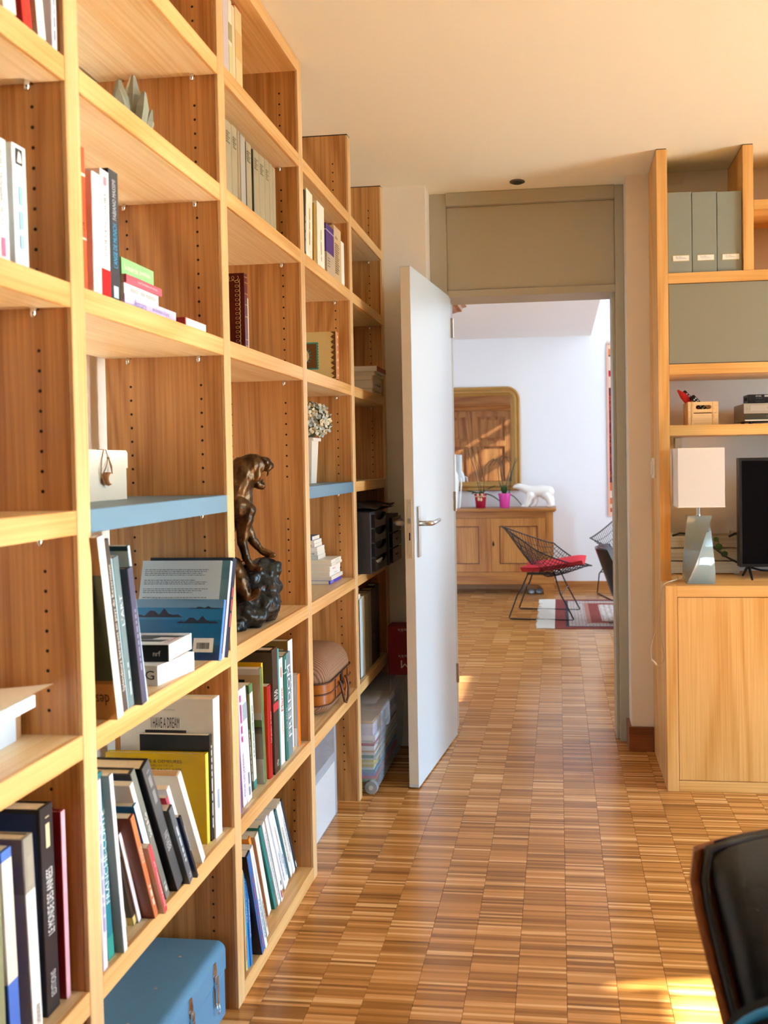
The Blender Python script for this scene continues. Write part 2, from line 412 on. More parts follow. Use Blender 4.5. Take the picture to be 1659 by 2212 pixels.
def door_leaf():
    hx, hy, fx, fy = .279, 4.03, .205, 3.352
    L = math.hypot(hx - fx, hy - fy); a = math.atan2(hx - fx, hy - fy)
    t = thing('door_2', 'white flush door standing open with lever handles', 'door', (fx, fy, 0), -a); t['kind'] = 'structure'
    # local: y along the leaf from free edge to hinge, visible face at x=0, thickness to -x
    bx('leaf', WHITE_D, t, -.040, 0, 0, L, .006, 2.036, bev=.0015)
    bx('edge_strip', mat('door_edge', 'DAD3C2', .4), t, -.0385, -.0015, -.0006, .0, .02, 2.03)
    lp = bx('lock_plate', mat('lock_plate', 'CFC8B4', .35, .3), t, -.029, -.010, -.0022, -.0006, .905, 1.135, bev=.0006)
    bx('latch', STEEL, lp, -.024, -.013, -.011, -.002, 1.040, 1.062, bev=.001)
    bx('bolt_slot', BLACK, lp, -.022, -.017, -.0026, -.0021, .975, 1.005)
    for z in (.918, 1.122): MB().lathe([(.004, 0), (.004, .0007)], 12).xf(Matrix.Translation((-.0195, -.0022, z)) @ Matrix.Rotation(PI / 2, 4, 'X')).build('screw', STEEL, lp)
    for s in (1, -1):
        x = 0 if s > 0 else -.040
        pl = MB().rbox(min(x, x + s * .008), max(x, x + s * .008), .030, .070, .905, 1.105, b=.003).build('handle_plate', STEEL, t)
        mb = MB()
        mb.tube([(x + s * .006, .05, 1.038), (x + s * .044, .05, 1.038), (x + s * .052, .053, 1.038), (x + s * .056, .062, 1.038), (x + s * .058, .10, 1.040), (x + s * .060, .16, 1.045)], [.0105, .0105, .0105, .010, .0085, .007], 12)
        mb.build('lever', STEEL, pl, True)
    for z in (.25, 1.05, 1.85): MB().lathe([(.007, 0), (.007, .09)], 12, (.004, L + .005, z)).build('hinge', STEEL, t)
door_leaf()

# smoke-detector like dark disc in the ceiling
v = thing('ceiling_vent', 'dark round vent set into the cream ceiling before the door', 'vent', (.60, 3.877, H))
MB().lathe([(.033, 0), (.034, -.003), (.027, -.006), (.0, -.006)], 32, capt=False).build('rim', mat('vent_dark', '4A4A44', .6), v)
MB().lathe([(.020, -.0055), (.020, -.009), (.0, -.009)], 24, capt=False).build('core', mat('vent_core', '35352F', .6), v)

# living-room shell
LW = mat('living_wall_white', 'ECEEF2', .85, bump=.03, bscale=90)
mb = MB(); mb.box(-1.7, 3.3, 8.75, 8.9, 0, 4.4)
structure('wall_far', mb, LW, label='white far wall of the living room')
structure('baseboard_far', MB().box(-1.6, 3.2, 8.735, 8.75, 0, .078), wood('skirting_oak', 'A0662F', 'C58A4C', 'X'), label='light wood skirting of the living room')
structure('wall_living_left', MB().box(-1.75, -1.6, 4.2, 8.9, 0, H), LW, label='white left wall of the living room')
structure('ceiling_living_low', MB().box(-1.75, 1.10, 4.19, 8.9, H, H + .35), mat('soffit_white', 'F2EEEA', .9), label='low white ceiling over the sideboard')
structure('ceiling_living_high', MB().box(1.0, 3.3, 4.1, 8.9, 4.4, 4.5), LW, label='high white ceiling of the living room')
structure('wall_living_bridge', MB().box(-1.75, 3.3, 4.0, 4.2, H, 4.4), LW, label='white wall above the low ceiling')
structure('wall_living_gallery', MB().box(1.0, 1.10, 4.2, 8.8, H + .35, 4.4), LW, label='white gallery wall over the low ceiling')
mb = MB(); mb.box(3.2, 3.3, 4.2, 5.14, 0, 4.4); mb.box(3.2, 3.3, 5.72, 8.9, 0, 4.4); mb.box(3.2, 3.3, 5.14, 5.72, 0, 1.62); mb.box(3.2, 3.3, 5.14, 5.72, 4.36, 4.4)
structure('wall_living_right', mb, LW, label='white right wall of the living room with a tall window')
wr = thing('window_2', 'tall narrow window with added slats that stripe the sun', None); wr['kind'] = 'structure'
for k in range(8): bx('sun_stripe_bar', WHITE_D, wr, 3.22, 3.26, 5.14, 5.72, 1.62 + .385 * k, 1.76 + .385 * k)  # bars added to break the sun on the armoire into patches
for k in range(15): bx('sun_stripe_slat', WHITE_D, wr, 3.235, 3.250, 5.14 + .041 * k, 5.162 + .041 * k, 1.62, 4.36)  # slats added to stripe the sun falling on the armoire
# unseen frame and pane added on the solid wall behind the daylight lamp
wr = thing('added_glazing', 'made-up glazing on the solid right wall of the living room', None); wr['kind'] = 'structure'
for y in (5.78, 7.08, 8.38): bx('window_frame', WHITE_D, wr, 3.14, 3.20, y, y + .05, .28, 3.95)
for z in (.28, 2.1, 3.90): bx('window_frame', WHITE_D, wr, 3.145, 3.195, 5.83, 8.38, z, z + .05)
bx('added_pane', mat('pane_opaque', 'DCE8F2', .1), wr, 3.196, 3.1995, 5.83, 8.38, .33, 3.90)
# ------------------------------------------------------------------ the bookcase
UP = [('', .680, .720), ('A', 1.315, 1.355), ('B', 1.953, 1.993), ('C', 2.587, 2.627), ('D', 3.217, 3.257), ('E', 3.832, 3.8690)]
LV = {'L0': 2.211, 'L1': 1.924, 'L3': 1.570, 'L4': 1.209, 'L5': .8486, 'L6': .432}
TH = .039
DEP = -.29
def build_bookcase():
    t = thing('bookcase', 'tall ash bookcase with adjustable shelves along the wall', 'bookcase')
    HOLE = mat('peg_hole', '1E120A', .9)
    ups = []
    for n, a, b in UP:
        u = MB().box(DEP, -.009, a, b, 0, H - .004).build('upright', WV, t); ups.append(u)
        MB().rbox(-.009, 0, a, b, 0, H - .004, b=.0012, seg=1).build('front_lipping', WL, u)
        # shelf-peg holes on both faces, in two rows
        for ff, s in ((a, -1), (b, 1)):
            if n == 'E' and s > 0: continue
            mb = MB()
            for xx in (-.057, -.228):
                z = .12
                while z < 2.4:
                    if all(not (lz - .075 < z < lz + .008) for lz in LV.values()):
                        mb.lathe([(.0030, 0), (.0030, .0004)], 8).xf(Matrix()) if False else None
                        o = len(mb.v)
                        for k in range(8):
                            th = 2 * PI * k / 8; mb.v.append((xx + .0030 * math.cos(th), ff + s * .0005, z + .0030 * math.sin(th)))
                        mb.f.append(tuple(range(o, o + 8)))
                    z += .032
            me = bpy.data.meshes.new('peg_holes'); me.from_pydata(mb.v, [], mb.f); me.materials.append(HOLE)
            link('peg_holes', me, u, 'stuff')
    pin = MB().tube([(0, 0, 0), (0, -.010, -.0005), (0, -.013, -.006), (0, -.013, -.016)], [.0035, .0042, .0048, .0040], 10)
    pme = pin.mesh('shelf_pin', True); pme.materials.append(CHROME)
    pme2 = MB().tube([(0, 0, 0), (0, .010, -.0005), (0, .013, -.006), (0, .013, -.016)], [.0035, .0042, .0048, .0040], 10).mesh('shelf_pin', True); pme2.materials.append(CHROME)
    bays = [('', 'A'), ('A', 'B'), ('B', 'C'), ('C', 'D'), ('D', 'E')]
    layout = {0: ['L1', 'L3', 'L4', 'L5', 'L6'], 1: ['L0', 'L1', 'L3', 'L4g', 'L5', 'L6'], 2: ['L0', 'L1', 'L3', 'L5', 'L6'],
              3: ['L0', 'L1', 'L3', 'L4g', 'L5', 'L6'], 4: ['L0', 'L1', 'L3', 'L4', 'L5', 'L6']}
    U = {n: (a, b) for n, a, b in UP}
    for i, (p, q) in enumerate(bays):
        ya, yb = U[p][1] + .0005, U[q][0] - .0005
        for l in layout[i]:
            z = LV[l[:2]]; g = l.endswith('g')
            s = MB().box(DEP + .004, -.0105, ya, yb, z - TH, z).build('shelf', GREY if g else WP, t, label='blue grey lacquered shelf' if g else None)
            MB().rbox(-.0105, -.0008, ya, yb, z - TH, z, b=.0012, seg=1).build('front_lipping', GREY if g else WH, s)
            for xx in (-.057, -.228):
                o = link('shelf_pin', pme, s); o.location = (xx, yb + .0005, z - TH)
                o = link('shelf_pin', pme2, s); o.location = (xx, ya - .0005, z - TH)
    MB().rbox(DEP, 0, U[''][1], U['C'][0], H - .044, H - .004, b=.0012, seg=1).build('top_board', WH, t)
    # plinth shelf of the middle bay
    ya, yb = U['B'][1], U['C'][0]
    mb = MB().rbox(DEP + .004, -.016, ya, yb, .020, .0415, b=.001, seg=1); mb.rbox(-.018, -.0005, ya, yb, .001, .0415, b=.0012, seg=1)
    mb.build('plinth_shelf', WH, t)
    # thin shadow-gap strip where the last uprights meet the ceiling
    for n in ('D', 'E'): bx('scribe_strip', mat('dark_gap', '2A241E', .8), t, DEP, -.001, U[n][0] + .001, U[n][1] - .001, H - .004, H)
build_bookcase()

# ------------------------------------------------------------------ books
RX90 = Matrix.Rotation(PI / 2, 4, 'X')
def book(label, x, y, z, t, h, d, c, lean=0.0, yaw=0.0, hard=False, spine=None, title=(), dash=None, flat=False, pages=None, round_=False,
         group=None, gloss=.4, name='book', face=None, band=None, tilt=0.0):
    """local: spine at x=0 facing +x, thickness 0..t in y, height in z, leaves to -d"""
    M = Matrix.Translation((x, y, z)) @ Matrix.Rotation(yaw, 4, 'Z') @ (RX90 if flat else Matrix.Rotation(lean, 4, 'X'))
    e = thing(name, label, 'book', group=group, M=M)
    cb = .0022 if hard else .0008; ov = .003 if hard else 0.0
    cb = min(cb, t * .22)
    out = [(-d, 0), (-.004, 0)]
    if round_:
        for k in range(1, 8):
            a = PI * k / 8; out.append((-.004 + .004 * math.sin(a), t / 2 - t / 2 * math.cos(a)))
    else: out += [(-.0008, 0), (0, .0008), (0, t - .0008), (-.0008, t)]
    out += [(-.004, t), (-d, t)]
    inn = [(-d, t - cb), (-.004 - cb, t - cb), (-.004 - cb, cb), (-d, cb)]
    MB().prism(out + inn, 0, h, 'Z').build('cover', bookmat(c, gloss), e)
    MB().box(-d + ov, -.004 - cb - .0002, cb, t - cb, ov, h - ov).build('pages', pages or PAGES, e)
    if spine:
        MB().box(-.0005, .0003, .0006, t - .0006, .0, h).build('spine', bookmat(spine, gloss), e)
    if band:
        for (z0, z1, cc) in band:
            MB().box(-.0005, .00045, .0004, t - .0004, z0 * h, z1 * h).build('band', bookmat(cc, gloss), e)
            if not round_: MB().box(-d, -.001, -.0003, .0, z0 * h, z1 * h).build('band', bookmat(cc, gloss), e)
    for (s, cc, z0, z1, fr, dr) in title:
        hh = t * fr; L = (z1 - z0) * h; mt = mat('print_' + cc, cc, .5)
        if dr == 'up': words(s, mt, e, (.0012, t / 2 + hh / 2, z0 * h), (0, 0, 1), (0, -1, 0), L, hh, 'title')
        else: words(s, mt, e, (.0012, t / 2 - hh / 2, z1 * h), (0, 0, -1), (0, 1, 0), L, hh, 'title')
    if dash:
        cc, z0, z1, fr = dash
        lines(mat('print_' + cc, cc, .5), e, (.0012, t / 2 + t * fr / 2, z0 * h), (0, 0, 1), (0, -1, 0), (z1 - z0) * h, 1, t, t * fr, 'title', seed=int(y * 1000), ragged=False)
    if face: face(e, t, h, d)
    return e

def facepanel(c, x0, x1, z0, z1, name='cover_print', gloss=.4):
    """flat print on the near cover; x given from the spine as positive distances"""
    def f(e, t, h, d): MB().box(-x1 * d, -x0 * d, -.0004, 0, z0 * h, z1 * h).build(name, bookmat(c, gloss), e)
    return f
def many(*fs):
    def f(e, t, h, d):
        for k in fs: k(e, t, h, d)
    return f
def facetext(s, c, x0, x1, z0, z1):
    def f(e, t, h, d): words(s, mat('print_' + c, c, .5), e, (-x1 * d, -.0008, z0 * h), (1, 0, 0), (0, 0, 1), (x1 - x0) * d, (z1 - z0) * h, 'title')
    return f
def facelines(c, x0, x1, z1, rows, pitch, hh, seed=2):
    def f(e, t, h, d): lines(mat('print_' + c, c, .6), e, (-x1 * d, -.0008, z1 * h), (1, 0, 0), (0, 0, 1), (x1 - x0) * d, rows, pitch, hh, 'print', seed)
    return f

G0 = 'books in the nearest bay'
# nearest bay, top shelf
z = LV['L1']
book('cream paperback leaning beside a red one on the top left shelf', -.002, 1.165, z, .030, .20, .13, 'EDE6D6', lean=.10, group=G0)
book('dark red book leaning on the top left shelf', -.003, 1.212, z, .022, .21, .13, 'B4191C', lean=.12, group=G0, spine='D92A22')
book('pale paperback leaning between the red book and a white hardback', -.003, 1.250, z, .020, .19, .13, 'F1E9DC', lean=.12, group=G0)
book('white hardback with lilac cover upright against the first panel', -.002, 1.284, z, .013, .24, .15, 'D9CEDA', group=G0, hard=True, spine='F2F2F4', dash=('8090B0', .05, .5, .35))
# nearest bay, third shelf
z = LV['L3']
book('white paperback with dark spine title cut off by the picture edge', -.018, 1.158, z, .030, .176, .12, 'E6ECF0', lean=.02, group=G0, title=[('DE NOTRE CORRESPONDANT À JERUSALEM', '25252D', .28, .95, .42, 'up')], dash=('D06A90', .05, .2, .3))
def emblem(e, t, h, d):
    MB().box(.0004, .0010, t * .22, t * .70, h * .84, h * .97).build('emblem', INK, e)
    MB().prism([(t * .30, h * .86), (t * .62, h * .86), (t * .55, h * .93), (t * .42, h * .95)], .0010, .0014, 'X').build('emblem_figure', PAGEW, e)
book('white paperback with pale blue spine title and small picture at its head', -.018, 1.201, z, .033, .180, .12, 'E4EBEF', lean=.012, group=G0, dash=('8FB8D6', .16, .72, .28), face=emblem)
# nearest bay, lower shelf: open postal box
b = thing('postal_box', 'white cardboard box with a loose paper on its lid', 'box', (-.16, 1.19, LV['L5']), .08)
CB = mat('white_card', 'DFE6EE', .7); KR = mat('kraft_card', 'C49A6C', .8)
bx('body', CB, b, -.10, .075, -.09, .085, 0, .052, bev=.001); bx('kraft_side', KR, b, -.10, .072, .0855, .105, 0, .068)
bx('lid', CB, b, -.105, .105, -.10, .09, .0525, .072, bev=.001)
p = MB().grid(lambda u, v_: (-.09 + u * .22, -.10 + v_ * .2, .075 + .012 * u * u), 8, 2).build('paper_sheet', PAGEW, b)
# nearest bay, bottom row
z = LV['L6']
book('olive green hardback with pale edge at the very left of the lowest row', -.035, 1.118, z, .034, .325, .22, '5A5B36', lean=.01, hard=True, group=G0, spine='8A8C6A')
book('blue illustrated paperback beside the olive hardback', -.032, 1.158, z, .024, .300, .20, '2A4FA8', lean=.04, group=G0, spine='3F6CC4', band=[(.35, .95, 'D9D3C4')])
book('grey hardback with worn white spine in the lowest row', -.028, 1.205, z, .024, .300, .20, 'A7A49E', lean=.045, hard=True, group=G0, spine='E8E6E0', band=[(.72, 1, '8F8A80')], dash=('9A958A', .75, .9, .5), title=[('Littérature', '7A7468', .03, .13, .5, 'up')])
book('thick black hardback with white title LE MONDE DES ANNEES', -.030, 1.245, z, .034, .325, .22, '1A1A22', lean=.02, hard=True, group=G0, title=[('LE MONDE DES ANNEES', 'E8E8E8', .38, .70, .5, 'up'), ('EDITIONS', 'C8C8C8', .08, .2, .4, 'up')], dash=('D8C8A0', .8, .95, .3), face=facepanel('23346A', .03, .9, .02, .98))
book('dark red slim hardback with pinkish spine against the first panel', -.027, 1.292, z, .012, .302, .22, '8E1A22', lean=.01, hard=True, group=G0, spine='D9A9B8')

# second bay -------------------------------------------------
G1 = 'books in the second bay'
z = LV['L3']
book('orange red paperback beside the first upright', -.018, 1.372, z, .026, .240, .13, 'F0552E', group=G1, band=[(.80, .82, 'F6D8CC'), (.36, .375, 'F6D8CC')], title=[('74', '2A1A16', .42, .48, .6, 'up')])
book('white paperback with faint spine print next to the orange red one', -.020, 1.421, z, .026, .212, .13, 'EDE2E2', lean=-.005, group=G1, spine='F3F6F8', dash=('C9CDD4', .1, .8, .3))  # pink cover tint is red light off the neighbouring book, painted in
book('white paperback with red foot titled JOUES EN COURS', -.020, 1.449, z, .029, .226, .13, 'EDEEF0', lean=-.01, group=G1, band=[(0, .235, 'D8141C')], title=[('JOUES EN COURS', '3A3A48', .33, .82, .36, 'up')], dash=('C08090', .88, .95, .3))
book("black paperback with blue title L'ANGE DE MUNICH", -.022, 1.482, z, .034, .236, .13, '17191D', group=G1, spine='3B3E44', title=[("L'ANGE DE MUNICH", '3DB2E6', .27, .60, .42, 'up'), ('FABIANO MASSIMI', 'C8CCD0', .63, .93, .36, 'up')], dash=('B8D8E8', .04, .13, .5))
def flatb(label, x, ynear, yfar, z, t, d, c, title=(), group=None, hard=False, spine=None, pages=None, yaw=0.0, **k):
    """book lying flat, spine towards the room; length runs along y"""
    return book(label, x, yfar, z, t, yfar - ynear, d, c, flat=True, yaw=yaw, title=title, group=group, hard=hard, spine=spine, pages=pages, **k)
S1 = 'small stack beside the black paperback'
flatb('lilac directory of hospital directors at the bottom of the small stack', -.016, 1.520, 1.735, z, .023, .15, 'C9BFE3', title=[("Annuaire", '6A5CA0', .62, .84, .55, 'down'), ("des directeurs d'hôpital", '6A5CA0', .16, .50, .5, 'down')], group=S1)
flatb('white paperback second from the bottom of the small stack', -.018, 1.522, 1.660, z + .0232, .020, .11, 'E6EBE6', group=S1, dash=('A8B0B0', .1, .85, .4))
flatb('pinkish red paperback under the green one in the small stack', -.014, 1.524, 1.668, z + .0434, .015, .11, 'C8566A', group=S1, title=[('Les Femmes au temps...', 'F2DADA', .12, .7, .4, 'down')])
flatb('green paperback on top of the small stack', -.022, 1.522, 1.650, z + .0586, .031, .11, '8CC283', group=S1, title=[('Le musée des', 'E8F4E4', .52, .92, .34, 'down'), ('petites', 'E8F4E4', .12, .46, .36, 'down')])
book('small book with red and blue cover and cream pages lying beyond the stack', -.035, 1.770, z, .020, .16, .11, 'B0222C', flat=True, yaw=-PI / 2, group=S1, spine='A01C28', title=()).location.x = -.012
# quartz crystal on the second shelf
def crystal():
    m = mat('quartz', 'B9C0AE', .12, trans=.45, var=.25, vscale=25)
    t = thing('quartz_crystal', 'grey green quartz crystal cluster on the upper shelf', 'crystal', (-.105, 1.725, LV['L1']))
    for k, (x, y, a, tl, h, r) in enumerate(((.0, .012, 0, .05, .160, .017), (.004, -.006, 3.9, .12, .140, .016), (.014, .004, .2, .16, .125, .013), (-.012, .0, 2.6, .12, .130, .014), (.004, .026, 1.5, .14, .128, .012), (.006, -.022, 4.7, .22, .112, .012), (.018, .020, .8, .25, .100, .010))):
        mb = MB().lathe([(r, 0), (r * 1.12, h * .72), (r * .35, h * .97), (.001, h)], 6)
        mb.xf(Matrix.Translation((x, y, 0)) @ Matrix.Rotation(a, 4, 'Z') @ Matrix.Rotation(tl, 4, 'Y'))
        mb.build('crystal_point', m, t)
    MB().ell((0, 0, .010), (.03, .036, .014), 10, 6).build('matrix_rock', mat('matrix_rock', '8E8A78', .8), t)
crystal()
# cream box with a button-and-string closure
CR = mat('cream_card', 'E5DCC8', .7, bump=.05)
b = thing('keepsake_box', 'cream card box closed with string and wooden button', 'box', (-.154, 1.778, LV['L4']))
bx('body', CR, b, -.125, 0, -.25, 0, 0, .068, bev=.001)
mb = MB().prism([(-.252, .066), (.002, .066), (.002, .098), (-.004, .1035), (-.246, .1035), (-.252, .098)], -.127, .002, 'X'); mb.build('lid', CR, b)
BT = mat('wood_button', 'A9703A', .5); ST = mat('jute_string', '9C7450', .9)
bt = MB().lathe([(.011, 0), (.0135, .003), (.0135, .011), (.011, .014), (.0, .014)], 20, capt=False).xf(Matrix.Translation((.002, -.095, .045)) @ Matrix.Rotation(PI / 2, 4, 'Y')).build('button', BT, b, True)
MB().lathe([(.0105, .0142), (.0105, .0146)], 20).xf(Matrix.Translation((.002, -.095, .045)) @ Matrix.Rotation(PI / 2, 4, 'Y')).build('button_face', mat('button_face', 'E8DCC6', .6), bt)
def loop(pts): MB().tube(pts, .0011, 6).build('string', ST, b, True)
loop([(-.01, -.10, .1045), (.003, -.098, .1035), (.004, -.108, .085), (.005, -.115, .055), (.008, -.108, .036), (.010, -.095, .031), (.010, -.080, .045), (.006, -.073, .07), (.005, -.083, .088), (.003, -.09, .1035), (-.01, -.09, .1045)])
loop([(.004, -.083, .088), (.006, -.095, .070), (.009, -.110, .058), (.010, -.104, .034), (.012, -.09, .036), (.010, -.078, .052), (.005, -.083, .088)])
MB().ell((.0045, -.083, .087), (.003, .003, .003), 8, 6).build('knot', ST, b, True)

# second bay, fifth level
z = LV['L5']
G2 = 'large books beneath the grey shelf'
book('large art book with brown and dark green cover lettered des', 0.013, 1.4, z, .022, .318, .235, '8A6238', lean=0.163, group=G2, spine='D6DED8',
     face=many(facepanel('2B3A30', .0, 1, .22, .80, gloss=.3), facepanel('B98A54', .0, 1, .0, .2, gloss=.3), facepanel('C9912E', .2, .45, .62, .68), lambda e, t, h, d: words('des', INK, e, (-.010, -.0008, h * .145), (-1, 0, 0), (0, 0, -1), .024, .020, 'title')))
book('brown book titled Splendeurs baroques en pays du Revermont', 0.003, 1.44, z, .0175, .310, .22, '4A3E38', lean=0.172, group=G2, title=[('Splendeurs baroques en pays du Revermont', 'E8E2D8', .12, .86, .55, 'up')])
book('thin pale blue booklet between brown and grey books', 0.0, 1.461, z, .005, .276, .2, '9FC6D6', lean=0.166, group=G2)
book('grey green art book with white lettering', 0.0, 1.4675, z, .0185, .276, .21, '71858A', lean=0.162, group=G2, title=[('L’ART', 'DDE6E8', .55, .75, .5, 'up')], dash=('B8C4C8', .08, .3, .3))
book('dark navy hardback with small dotted title', 0.013, 1.489, z, .019, .254, .2, '191C2C', lean=0.166, hard=True, group=G2, spine='4A4C66', dash=('9A9CC0', .25, .7, .22), round_=False)
book('tall book with pale blue spine and a dark sea cover behind the navy one', 0.01, 1.511, z, .008, .295, .22, '1E4656', lean=0.19, group=G2, spine='B8D4EA', face=facepanel('BCD8E6', 0, .9, .87, .97))
def landscape(e, t, h, d):
    for (n, c, x0, x1, z0, z1) in (('sea_print', '1F6FA6', 0, 1, .10, .66), ('sky_print', '6F9CC0', 0, 1, .86, 1), ('horizon_print', '2E7FB8', 0, 1, .66, .86), ('foot_print', '1C3F7A', 0, 1, 0, .25)):
        MB().box(-x1 * d, -x0 * d, -.0004, 0, z0 * h, z1 * h).build(n, bookmat(c, .25), e)
    IS = mat('island_print', '1B2E48', .4)
    for (a, b2, c0, hh) in ((.45, 1.0, .70, .16), (.03, .52, .60, .14), (.02, .4, .84, .05)):
        pts = [(-b2 * d, c0 * h)] + [(-(b2 - (b2 - a) * k / 10) * d, (c0 + hh * math.sin(PI * k / 10) * (.6 + .4 * math.sin(k * 2.3))) * h) for k in range(1, 10)] + [(-a * d, c0 * h)]
        MB().prism(pts, -.0008, -.0004, 'Y').build('island_print', IS, e)
    rnd = random.Random(4); mb = MB()
    for k in range(26):
        x = -rnd.uniform(.05, .6) * d; zz = rnd.uniform(.28, .55) * h; mb.box(x, x + .0015, -.0008, -.0004, zz, zz + .0015)
    mb.build('buoys_print', INK, e)
    lb = MB().box(-.30 * d, -.075 * d, -.0009, -.0004, .13 * h, .36 * h).build('barcode_label', PAGEW, e)
    mb = MB(); x = -.26 * d
    while x < -.115 * d:
        wd = rnd.choice((.0006, .0010, .0016)); mb.box(x, x + wd, -.0012, -.0009, .185 * h, .285 * h); x += wd + rnd.choice((.0006, .001))
    mb.build('bars', INK, lb)
def snowback(e, t, h, d):
    MB().box(-d, -.09 * d, -.0004, 0, .05 * h, h).build('cover_print', bookmat('D3DEE6', .3), e)
    for k, (z0, z1, c) in enumerate(((.05, .5, 'C58A6A'), (.5, .58, 'B5463C'), (.58, .8, '6F96A4'), (.8, 1, '5C8C9C'))): MB().box(-.09 * d, 0, -.0004, 0, z0 * h, z1 * h).build('photo_strip', bookmat(c, .3), e)
    y = .90
    for k, n in enumerate((4, 3, 3, 2, 2)):
        lines(mat('print_5A7088', '5A7088', .6), e, (-.96 * d, -.0009, y * h), (1, 0, 0), (0, 0, 1), .74 * d, n, .0042, .0016, 'print', 20 + k); y -= .02 * n + .03
book('dark blue hardback leaning on the second upright behind the snow book', 0.013, 1.88, z, .022, .226, .2, '16243C', lean=-0.3, hard=True, group=G2, dash=('C04A5A', .3, .7, .3))
book('photo book with text and snow on its back cover leaning on the upright', 0.014, 1.862, z, .013, .221, .21, 'D6DFE8', lean=-0.3, group=G2, spine='C8D4F0', face=snowback)
book('blue seascape photo book with a barcode on its back cover', 0.014, 1.843, z, .013, .135, .205, '2A5FA8', lean=-0.3, group=G2, spine='4C86D6', face=landscape)
def logo_g(e, t, h, d): words('G', INK, e, (.0012, t * .30, h * .14), (0, 0, -1), (0, 1, 0), t * .5, t * .45, 'logo')
book('thick white paperback lying under the black spined one', -.021, 1.622, z, .0395, .19, .131, 'EDEBEE', flat=True, yaw=-1.715, group=G2, spine='ECEBEF', pages=PAGEW, face=logo_g)
def fig_top(e, t, h, d):
    MB().box(-d, 0, t, t + .0004, 0, h).build('cover_print', bookmat('ECECEE', .4), e)
    for (a, b2, c0, c1) in ((.25, .40, .1, .95), (.45, .62, .25, .8), (.62, .75, .0, .5)):
        MB().prism([(-b2 * d, c0 * h), (-a * d, c0 * h + .01), (-a * d - .006, c1 * h), (-b2 * d - .004, c1 * h)], t + .0004, t + .0008, 'Y').build('figure_print', mat('figure_print', '4A4A50', .5), e)
    words('Gallimard', mat('print_D0284A', 'D0284A', .5), e, (-.02, t + .0009, .008), (-1, 0, 0), (0, 0, 1), .05, .009, 'title')
book('thick paperback with black spine and white pictured cover on the stack', -.014, 1.655, z + .0398, .034, .19, .120, '15171A', flat=True, yaw=-1.545, group=G2, pages=PAGEW, title=[('nrf', 'E8E8E8', .08, .16, .3, 'down')], face=fig_top)

# second bay, lowest shelf
z = LV['L6']
G3 = 'books on the lowest shelf of the second bay'
book('slim lilac white catalogue next to the first upright in the low row', -0.007, 1.37, z, .0145, .324, .22, 'D9D7E8', lean=0.025, group=G3, dash=('A8A6C8', .2, .85, .4))
book('teal travel book titled FRANCHE-COMTE', -0.015, 1.4, z, .020, .330, .22, '1E7F8C', lean=0.073, group=G3, title=[('FRANCHE-COMTE', 'E2F1F2', .30, .80, .6, 'up')], band=[(0, .12, '2F9A8E')])
book('tall white catalogue with grey cover beside the teal travel book', 0, 1.426, z, .012, .325, .21, '8E989C', lean=0.108, group=G3, spine='E6EDF4')
book('very small cream and brown booklet at the back of the low row', -0.038, 1.5, z, .011, .115, .1, 'CDBFA0', lean=0.2, group=G3)
book('slim dark brown booklet leaning in the low row', -0.027, 1.514, z, .0115, .150, .13, '3A2A22', lean=0.32, group=G3, band=[(0, .12, 'D8C27A')])
book('slim white booklet leaning before the brown paperback', -0.023, 1.5245, z, .0115, .203, .15, '9A8478', lean=0.326, group=G3, spine='E9E8F2')
book('brown paperback with orange spine leaning in the low row', 0.001, 1.541, z, .0140, .238, .16, '7A3C22', lean=0.36, group=G3, spine='D0774A', title=[('KYOTO', 'F0D8C8', .55, .70, .6, 'up')], dash=('F0D0BC', .12, .32, .4), face=facelines('B07A5C', .25, .8, .45, 9, .008, .0016))
book('small red paperback leaning with a white title', 0.012, 1.559, z, .0120, .163, .13, 'B9A79C', lean=0.375, group=G3, spine='D8404C', title=[('Vivre la grande femme L. jour', 'F6E4E4', .08, .78, .55, 'up')])
book('white paperback with a blue top showing above the red one', -0.002, 1.573, z, .0115, .255, .16, '1E6FB0', lean=0.385, group=G3, spine='E8ECEF', dash=('8090A0', .35, .6, .4))
book('white hardback with rounded corner behind the blue topped book', -0.005, 1.587, z, .0125, .300, .18, 'E4E4E6', lean=0.4, group=G3)
book('dark grey hardback with white print leaning in the low row', -0.01, 1.612, z, .0165, .320, .2, '33363A', lean=0.415, hard=True, group=G3, spine='70756F', title=[('Stella & Co', 'E8E8E4', .50, .68, .5, 'up')], dash=('C8C8C0', .05, .12, .4))
book('thin black booklet pressed between grey and black hardbacks', -0.018, 1.634, z, .005, .300, .19, '1D1C26', lean=0.425, group=G3)
book('thick black hardback titled BERLIN', -0.002, 1.646, z, .0285, .322, .21, '0F1114', lean=0.435, hard=True, group=G3, spine='4E5154', title=[('BERLIN', 'C2C4C4', .32, .46, .5, 'up')], dash=('8A8C8C', .70, .95, .35))
book('slate grey hardback with pale title to the side of the BERLIN book', 0.01, 1.676, z, .0175, .203, .15, '20282E', lean=0.44, group=G3, spine='566068', dash=('B8C4CC', .28, .75, .3), title=[('Éd.', 'D8DCE0', .06, .12, .5, 'up')])
book('thin pink and blue spined paperback leaning behind the slate one', 0.002, 1.6955, z, .0065, .228, .16, 'E0E2EA', lean=0.445, group=G3, spine='4A6AC0', band=[(.8, 1, 'E0406A')])
book('slim navy paperback with white title at the end of the leaning row', 0.014, 1.704, z, .0075, .172, .14, '14202E', lean=0.45, group=G3, title=[('Paranoïa', 'D8E0E8', .45, .85, .5, 'up')])
book('white paperback standing inside the leaning row', -0.004, 1.718, z, .0125, .240, .15, 'EFF1F2', lean=0.452, group=G3)
book('worn white hardback leaning last against the yellow book', -0.001, 1.768, z, .0165, .252, .18, 'E9EBE6', lean=0.456, group=G3, pages=mat('tan_pages', 'C09A70', .9))
